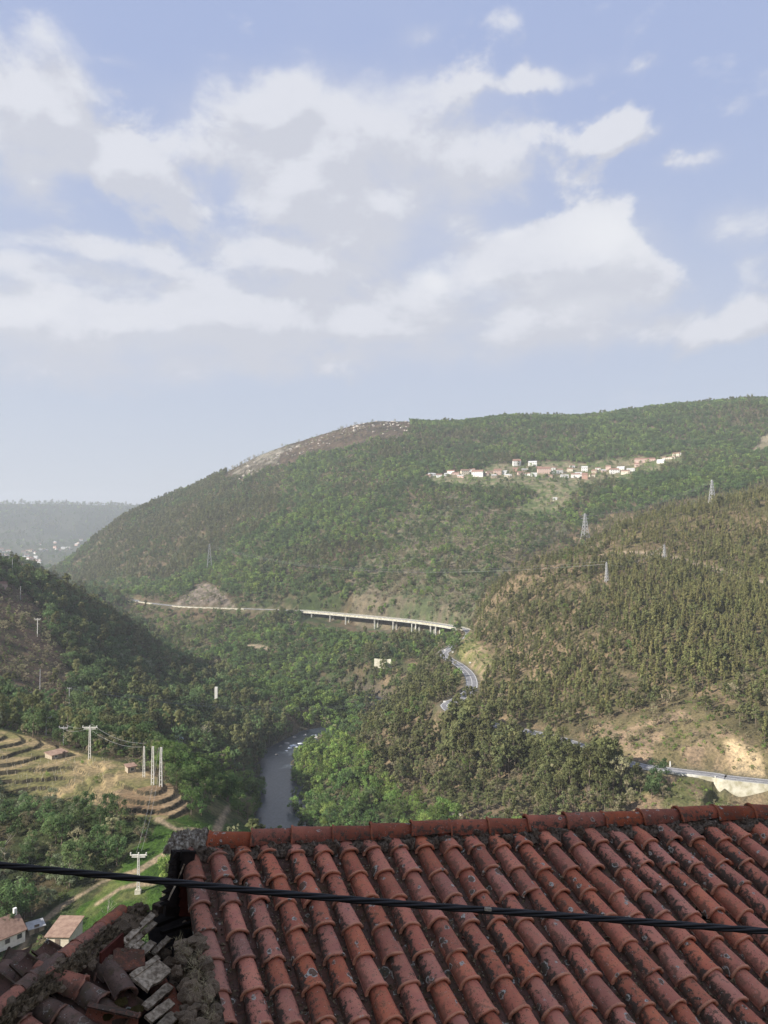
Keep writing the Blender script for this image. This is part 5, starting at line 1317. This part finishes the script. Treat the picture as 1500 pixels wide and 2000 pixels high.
for i in range(9):      # jagged ends of the rotted boards
    y0 = 1668 + i*11.5; xe = np.interp(y0, [1668,1700,1735,1760], [338,333,322,316]) - gj.uniform(0, 7)
    a, b, c2 = gp(345, y0-4, .0), gp(xe, y0 + gj.uniform(4, 11), .0), gp(345, y0+12, .0)
    put(MB().add([a, b, c2, a-gn*.05, b-gn*.05, c2-gn*.05], [(0,1,2),(3,5,4),(0,3,4,1),(1,4,5,2),(2,5,3,0)]).mesh('splinter', m_shade_black), house_, Matrix(), 'splinter')
mb = MB(); mb.tube([gp(360,1688,-.05), gp(352,1706,-.05), gp(343,1729,-.05), gp(334,1746,-.06), gp(329,1758,-.06)], .008, 6)
put(mb.mesh('gable_cable', m_plank, True), house_, Matrix(), 'gable_cable')
tag(house_, 'house with the large red clay tile roof filling the lower right', 'house')
# rubble wall head beside the verge: one stone, one object
ST = [rock_mesh(50+i, 2, .4, m_stone, .7) for i in range(6)]
for i in range(80):
    px, py = gj.uniform(345, 432), gj.uniform(1825, 2015); lim = np.interp(py, [1820,1870,1950,2000], [388,404,425,438]); px = min(px, lim - gj.uniform(0, 8))
    d_ = np.interp(py, [1820, 2010], [5.75, 4.55]) + .10; p = at(px, py, d_); s_ = gj.uniform(.018, .065)
    put(ST[i % 6], house_, Matrix.Translation(p - Vector((0,0,.02))), 'stone', rz=gj.uniform(0, 6), rx=gj.uniform(-.6,.6), ry=gj.uniform(-.4,.4), sc=s_)
for (px, py, s_, sx) in ((384,1836,.06,1.6),(368,1850,.055,1.3),(396,1852,.05,1.2),(356,1842,.05,1.5)):
    p = at(px, py, 5.75); o_ = put(ST[(px) % 6], house_, Matrix.Translation(p), 'stone', rz=.4, sc=s_); o_.scale = (s_*sx, s_, s_*.6)
m_shade_mortar = mat_mottle('shade_dark_mortar', (.03,.024,.015), (.14,.11,.07), 40, .95, 1, .02)
V_, F_ = [], []     # mortar slope the stones sit in, its shadow put into the dark colour
for i in range(61):
    for j in range(17):
        py = 1832 + i*3.2 + 26*(1-j/16)**2; lim = np.interp(py, [1820,1870,1950,2020], [392,408,430,444]); px = lim - 66 + 66*j/16
        d_ = np.interp(py, [1820, 2020], [5.85, 4.55]) + .34 + .16*float(vnoise(px/14., py/14., 4)) + .05*float(vnoise(px/3.5, py/3.5, 5)) + .04*float(vnoise(px/1.6, py/1.6, 6)) + .35*(1-j/16)**2
        V_.append(at(px, py, d_)) ; 
        if i and j: a = i*17+j; F_.append((a, a-1, a-18, a-17))
o_ = obj('wall_mortar', mesh('wall_mortar', V_, F_, m_shade_mortar, True)); o_.parent = house_; o_.matrix_parent_inverse = house_.matrix_world.inverted()

# the ruined roof
ZR = at(0, 1957, 5.5).z
def lvl(px, py, z): d = ray(px, py); return d * (z / d.z)
QA, QB = lvl(0, 1957, ZR), lvl(290, 1748, ZR); e1 = (QB-QA).normalized(); hr = Vector((e1.y, -e1.x, 0)); S2 = R(20)
e2 = (hr*math.cos(S2) - UPZ*math.sin(S2)).normalized(); QN = e1.cross(e2); QN = QN if QN.z > 0 else -QN
def on_q(px, py, n=0.0): return at_plane(px, py, QA + QN*n, QN)
def st(px, py): p = on_q(px, py) - QA; return p.dot(e1), p.dot(e2)
ruin = root_empty('ruined_house', QA + e1*.9 + e2*.5 - UPZ*.5)
def qp(s_, t_, n=0.0): return QA + e1*s_ + e2*t_ + QN*n
def qframe(s_, t_, n=0.0): return frame(qp(s_, t_, n), e1, -e2)
Lr = (QB-QA).length
print('RUIN len', Lr, [tuple(round(v, 2) for v in st(*q)) for q in ((165,1860),(240,1900),(300,1990),(60,1990),(0,1990),(330,1960),(410,1990),(300,1790),(250,1870))])
slab_pts(qp(-1.4,-.02,-.16), qp(.78*Lr,-.02,-.16), qp(.78*Lr,1.7,-.16), qp(-1.4,1.7,-.16), .04, m_shade_black, 'shade_black_boards', ruin)
hl = (-hr*math.cos(R(52)) - UPZ*math.sin(R(52))).normalized()
def lp(s_, t_, n=0.0): return QA + e1*s_ + hl*t_ + (hl.cross(e1) if hl.cross(e1).z > 0 else -hl.cross(e1)).normalized()*n
slab_pts(lp(-1.4,.0,-.05), lp(.9*Lr,.0,-.05), lp(.9*Lr,1.1,-.05), lp(-1.4,1.1,-.05), .04, m_old, 'rear_slope', ruin)
gr = np.random.default_rng(8)
def old_tile(s_, t_, n=0.0, red=False, rz=0, ry=0, rx=-3, sc=1.0, k=None):
    pool = OLDR if red else OLD
    return put(pool[int(gr.integers(0, len(pool)))], ruin, qframe(s_, t_, n), 'old_tile', rx=R(rx), ry=R(ry), rz=R(rz), sc=sc)
def by_px(px, py, **kw): s_, t_ = st(px, py); return old_tile(s_, t_, **kw)
# intact courses: covers and channels, columns along the ridge
s0, t0 = st(168, 1928)
for ci in range(-7, 3):
    s_ = s0 + ci*.262
    for ti in range(0, 6):
        t_ = .24 + ti*.29 + (.10 if ci % 2 else 0) + gr.normal()*.02
        p_ = qp(s_, t_, 0); qx, qy = to_px(p_.x, p_.y, p_.z)
        if qx > 262 + (qy-1900)*.25 or qy < 1880 - (qx-150)*.25: continue
        old_tile(s_ + gr.normal()*.01, t_, n=.02 + gr.normal()*.006, red=gr.random() < .10, rz=gr.normal()*3, ry=gr.normal()*3)
    for ti in range(0, 6):
        t_ = .2 + ti*.30; p_ = qp(s_+.13, t_, 0); qx, qy = to_px(p_.x, p_.y, p_.z)
        if qx > 268 + (qy-1900)*.25 or qy < 1872 - (qx-150)*.25: continue
        put(PAN[int(gr.integers(0, 4))], ruin, qframe(s_+.13, t_, -.035), 'channel_tile', rz=R(gr.normal()*4), sc=1.12)
# the red tile standing proud near the ridge, its broken neighbour and slipped ones
by_px(163, 1932, n=.08, red=True, rz=14, sc=1.08)
by_px(226, 1905, n=.06, rz=-8); by_px(250, 1950, n=.09, rz=-26, ry=10)
by_px(272, 1996, n=.05, red=True, rz=20, ry=75)
by_px(352, 1995, n=.02, red=True, rz=-38); by_px(344, 1960, n=-.04, red=True, rz=-34)
# flat piece of red tile lying across the boards
a, b, c2, d2 = [on_q(px, py, .06) for px, py in ((221,1850),(282,1855),(284,1884),(222,1890))]
mb = MB(); m3 = [on_q(252, 1852, .03), on_q(252, 1895, .04)]; T_ = [a, m3[0], b, c2, m3[1], d2]; mb.add(T_ + [p - QN*.016 for p in T_], [(0,5,4,1),(1,4,3,2),(6,7,10,11),(7,8,9,10),(0,1,7,6),(1,2,8,7),(2,3,9,8),(3,4,10,9),(4,5,11,10),(5,0,6,11)])
put(mb.mesh('broken_tile', m_oldred), ruin, Matrix(), 'broken_tile')
mb = MB(); mb.bar(on_q(196, 1878, .05), on_q(240, 1838, .05), .02, .14); put(mb.mesh('broken_tile', m_redwood), ruin, Matrix(), 'broken_tile')
# ridge tiles of the ruin with rubble along them
for i, (x0, y0, x1, y1) in enumerate([(-30,1983,34,1934),(34,1932,62,1908),(118,1868,152,1842),(148,1844,200,1806),(196,1808,238,1775),(60,1908,118,1866)]):
    p, q = lvl(x0, y0, ZR+.02), lvl(x1, y1, ZR+.02); y_ = (q-p).normalized(); x_ = y_.cross(UPZ).normalized(); m4 = Matrix((x_, y_, UPZ)).transposed().to_4x4(); m4.translation = p + UPZ*.03
    o_ = put((OLDR if i not in (1,5) else OLD)[i % 3], ruin, m4, 'ridge_tile', rx=R(2)); sL = (q-p).length/.40; o_.scale = (.8, max(sL*1.05, .6), .72)
for rep in range(2):
    P0, P1 = lvl(-20, 1985, ZR), lvl(262, 1768, ZR); lumpy(P0 + e2*(.07+.05*rep), P1 + e2*(.08+.05*rep), .11, .05-.02*rep, 200, 10, 13+rep, m_rubble, 'ridge_rubble', ruin, e2, QN, .050, 24)
for i in range(280):
    f = gr.random(); s_ = f*Lr*.93 - .05; t_ = abs(gr.normal())*.10 + .03; sz = gr.uniform(.008, .026) + (.02 if gr.random() < .12 else 0)
    put(ST[i % 6], ruin, Matrix.Translation(qp(s_, t_, .03 + gr.random()*.02)), 'stone', rz=gr.uniform(0, 6), sc=sz)
for px, py, sz, sq in ((262,1782,.10,.7),(276,1778,.07,.8),(246,1800,.09,.6),(268,1795,.07,.7),(240,1815,.10,.5),(232,1800,.06,.8),(258,1812,.08,.6)):
    o_ = put(ST[int(px) % 6], ruin, Matrix.Translation(on_q(px, py, .02)), 'stone', rz=px, sc=sz)
slab_pts(on_q(288,1780,-.22), on_q(394,1770,-.22), on_q(404,1905,-.22), on_q(300,1905,-.22), .04, m_shade_black, 'shade_black_boards', ruin)  # sheet painted black to stand for the shade in the hole
# grey battens and boards
for i, (x0, y0, x1, y1, wd, n) in enumerate([(243,1838,300,1784,.055,.02),(248,1850,303,1800,.05,-.01),(262,1852,278,1838,.05,.0),(256,1906,310,1868,.05,.02),(274,1922,322,1884,.17,.01),(283,1966,333,1923,.075,.0),(290,1990,336,1955,.075,-.01),(306,2012,342,1980,.085,.0),(268,1868,300,1838,.07,-.05),(300,1860,330,1830,.05,-.10)]):
    a, b = on_q(x0, y0, n+.03), on_q(x1, y1, n+.03); mb = MB(); nsg = 6; d_ = (b-a).normalized(); sd = d_.cross(QN).normalized(); V = []; F = []
    for k in range(nsg+1):
        c = a.lerp(b, k/nsg); w0 = wd/2*(1 + gr.normal()*.07); 
        for s1, n1 in ((-1,0),(1,0),(1,-.022),(-1,-.022)): V.append(c + sd*(s1*w0) + QN*(n1 + gr.normal()*.002))
        if k: p_, q_ = 4*k-4, 4*k; F += [(p_+m_, p_+(m_+1) % 4, q_+(m_+1) % 4, q_+m_) for m_ in range(4)]
    F += [(0,3,2,1), tuple(4*nsg+m_ for m_ in range(4))]
    put(mesh('board', V, F, m_plank), ruin, Matrix(), 'board')
for i, (x0, y0, x1, y1, wd, n) in enumerate([(304,1776,350,1756,.10,.02),(306,1806,372,1778,.05,-.05),(315,1822,380,1800,.04,-.12),(352,1928,364,1892,.03,.06)]):
    mb = MB(); mb.bar(on_q(x0, y0, n), on_q(x1, y1, n), wd, wd*.7); put(mb.mesh('dark_beam', m_shade_black if i else mat_mottle('rotten_beam', (.035,.024,.018), (.12,.09,.065), 14, .95, 1, .02)), ruin, Matrix(), 'dark_beam')  # beams in the hole painted black like its shade, the first one rotten
# brick ochre stub and rubble beside the hole
for px, py, sz in ((365,1806,.06),(380,1812,.06),(300,1872,.08),(330,1885,.10),(318,1862,.07),(345,1905,.09),(338,1925,.07),(296,1850,.05)):
    put((ST if px > 280 else ROCKS)[int(px) % 5], ruin, Matrix.Translation(on_q(px, py, -.16)), 'stone', rz=px*1.7, sc=sz)
# moss cushions and dry grass
gm = np.random.default_rng(21)
mo = [rock_mesh(70+i, 3, .6, m_moss, .45) for i in range(3)]
for i, (px, py, sz) in enumerate([(355,1982,.10),(385,1992,.12),(372,1965,.07),(402,1975,.09),(395,2002,.12),(205,1858,.06),(220,1838,.05),(196,1872,.05),(236,1958,.05),(200,1842,.05),(215,1826,.04),(186,1885,.03),(268,1972,.05),(330,1990,.08),(210,1985,.04)]):
    put(mo[i % 3], ruin, Matrix.Translation(on_q(px, py, .0 if px < 300 else -.02)), 'moss', rz=px*.7, sc=sz)
Vg, Fg = [], []
for i in range(420):
    cl = [(362,1865),(375,1880),(392,1870),(350,1850),(398,1920),(385,1935),(405,1955),(380,1900),(410,1985)][int(gm.integers(0, 9))]
    px, py = cl[0] + gm.normal()*7, cl[1] + gm.normal()*9; p = at(px, py, float(np.interp(py, [1820,2010], [5.75,4.6])) - .03)
    a = gm.normal(size=3); a[2] = abs(a[2])*.8 + .1; a /= np.linalg.norm(a); tip = p + Vector(a)*gm.uniform(.03, .09); sd = Vector((gm.normal(), gm.normal(), 0)).normalized()*.0022; b = len(Vg)
    Vg += [p - sd, p + sd, tip]; Fg += [(b, b+1, b+2)]
tag(obj('dry_grass', mesh('dry_grass', Vg, Fg, m_straw)), 'dry grass tufts on the rubble between the two roofs', kind='stuff')
# the lower corner at the left edge: tiles over a black opening
ZL = ZR - .12
for px, py, rz, sc in ((26,1934,-8,.82),(-24,1940,-4,.82),(84,1912,-56,.75),(66,1934,-30,.78),(2,1924,-6,.82)):
    p = lvl(px, py, ZL + .02); Y_ = Vector((-.15, .95, .18)).normalized(); m4 = frame(p, Vector((1, .1, 0)), Y_)
    put((OLD if px != 58 else OLDR)[int(abs(px)) % 3], ruin, m4, 'old_tile', rz=R(rz), rx=R(3), sc=sc*1.05)
for px, py, rz in ((2,1930,0),(50,1924,-20)):
    p = lvl(px, py, ZL - .03); m4 = frame(p, Vector((1, .1, 0)), Vector((-.15, .95, .18)).normalized()); put(PAN[0], ruin, m4, 'channel_tile', rz=R(rz), sc=1.15)
# walls and floor of the ruin, inside shade put into their black colour
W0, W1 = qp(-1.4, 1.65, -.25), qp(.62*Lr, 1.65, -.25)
wall_between(W0, W1, W0.z-.1, W1.z-.1, .3, m_shade_black, 'front_wall', ruin)
W2, W3 = lp(-1.4, .7, -.2), lp(.85*Lr, .7, -.2); wall_between(W2, W3, W2.z-.3, W3.z-.3, .3, m_shade_black, 'rear_wall', ruin)
W4 = rp(.1, -.3, -.6); wall_between(W3, W4, ZR-.85, ZR-.85, .3, m_shade_black, 'end_wall', ruin)
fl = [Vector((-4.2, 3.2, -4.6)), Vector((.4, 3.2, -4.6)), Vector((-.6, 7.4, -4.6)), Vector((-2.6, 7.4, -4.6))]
o_ = slab_pts(fl[0], fl[1], fl[2], fl[3], .1, m_shade_black, 'floor_boards', ruin)
tag(ruin, 'collapsing old tile roof with bare grey boards at the lower left', 'ruined house')

# unseen house added on the left to keep these roofs in shade
nb = root_empty('shade_house', Vector((-8.6, .6, -9)))
def nput(mb, name, mat): o_ = mb.build(name, mat); o_.parent = nb; o_.matrix_parent_inverse = nb.matrix_world.inverted(); return o_
mb = MB(); mb.box((-8.6, .1, -1.35), (6.4, 14.4, 15.3)); nput(mb, 'wall', MW['stone'])
mb = MB(); x0, x1, y0, y1, z0, z1 = -12.2, -5.05, -7.5, 7.7, 6.2, 8.6; xm = (x0+x1)/2
T_ = [(x0,y0,z0),(x1,y0,z0),(x1,y1,z0),(x0,y1,z0),(xm,y0,z1),(xm,y1,z1)]; mb.add(T_ + [(a, b, c-.15) for a, b, c in T_], [(1,2,5,4),(3,0,4,5),(0,1,4),(2,3,5),(7,10,11,8),(9,11,10,6),(6,10,7),(8,11,9),(0,6,7,1),(1,7,8,2),(2,8,9,3),(3,9,6,0)]); nput(mb, 'roof', MR['red'])
for y in (-3.5, .5, 4.2):
    for z in (-1.6, 1.9):
        mb = MB(); mb.box((-5.39, y, z), (.12, 1.2, 1.5)); fr = nput(mb, 'window', m_frame); mb = MB(); mb.box((-5.35, y, z), (.12, 1.0, 1.3)); o_ = mb.build('pane', m_glass); o_.parent = fr; o_.matrix_parent_inverse = nb.matrix_world.inverted()
tag(nb, 'tall unseen stone house added on the left to shade the roofs', 'house')

# ------------------------------------------------------------------ the cable across the view
m_cable, t, o = mat_new('black_cable'); principled(t, o, (.011,.011,.012), .5, spec=.45)
cab = root_empty('overhead_cable', at(750, 1768, 2.9))
CP = [at(px, py, D) for px, py, D in ((-500,1636,3.05),(-150,1672,2.98),(0,1689.5,2.95),(280,1717,2.92),(560,1746,2.9),(860,1771,2.9),(1180,1794.5,2.92),(1500,1819,2.96),(1800,1838,3.02),(2300,1866,3.1))]
def catm(P_, n):
    out = []
    for i in range(len(P_)-1):
        p0, p1, p2, p3 = P_[max(i-1,0)], P_[i], P_[i+1], P_[min(i+2,len(P_)-1)]
        for k in range(n):
            u = k/n; out.append(.5*((2*p1) + (p2-p0)*u + (2*p0-5*p1+4*p2-p3)*u*u + (3*p1-p0-3*p2+p3)*u*u*u))
    return out + [P_[-1]]
CC = catm(CP, 40); acc_ = 0
for k in range(4):
    pts = []; acc_ = 0
    for i, p in enumerate(CC):
        if i: acc_ += (p - CC[i-1]).length
        d_ = (CC[min(i+1,len(CC)-1)] - CC[max(i-1,0)]).normalized(); x_ = d_.cross(UPZ).normalized(); y_ = x_.cross(d_); a = acc_/.52*2*math.pi + k*math.pi/2
        pts.append(p + x_*(.0076*math.cos(a)) + y_*(.0076*math.sin(a)))
    mb = MB(); mb.tube(pts, .0061, 8); put(mb.mesh('strand', m_cable, True), cab, Matrix(), 'strand')
mb = MB(); c = at(953, 1775, 2.89); mb.bar(c - Vector((.013,0,0)), c + Vector((.013,.0,-.002)), .012, .010); put(mb.mesh('cable_clip', m_lichen), cab, Matrix(), 'cable_clip')
tag(cab, 'twisted black cable hanging across the whole view in front of the roofs', 'cable')

# ------------------------------------------------------------------ the air between the hills
m_haze = bpy.data.materials.new('haze_air'); m_haze.use_nodes = True; m_haze.node_tree.nodes.clear()
t = NT(m_haze.node_tree); o = t.node('ShaderNodeOutputMaterial'); pv = t.node('ShaderNodeVolumePrincipled')
pv.inputs['Color'].default_value = (.68, .73, .80, 1); pv.inputs['Density'].default_value = 1.25e-4; pv.inputs['Anisotropy'].default_value = 0.1
t.l.new(pv.outputs[0], o.inputs['Volume'])
mb = MB(); mb.box((0, 0, (float(GZ.max())+22 + float(GZ.min())-3)/2), (14400, 14400, float(GZ.max()-GZ.min()) + 25))
tag(mb.build('haze', m_haze), kind='stuff')
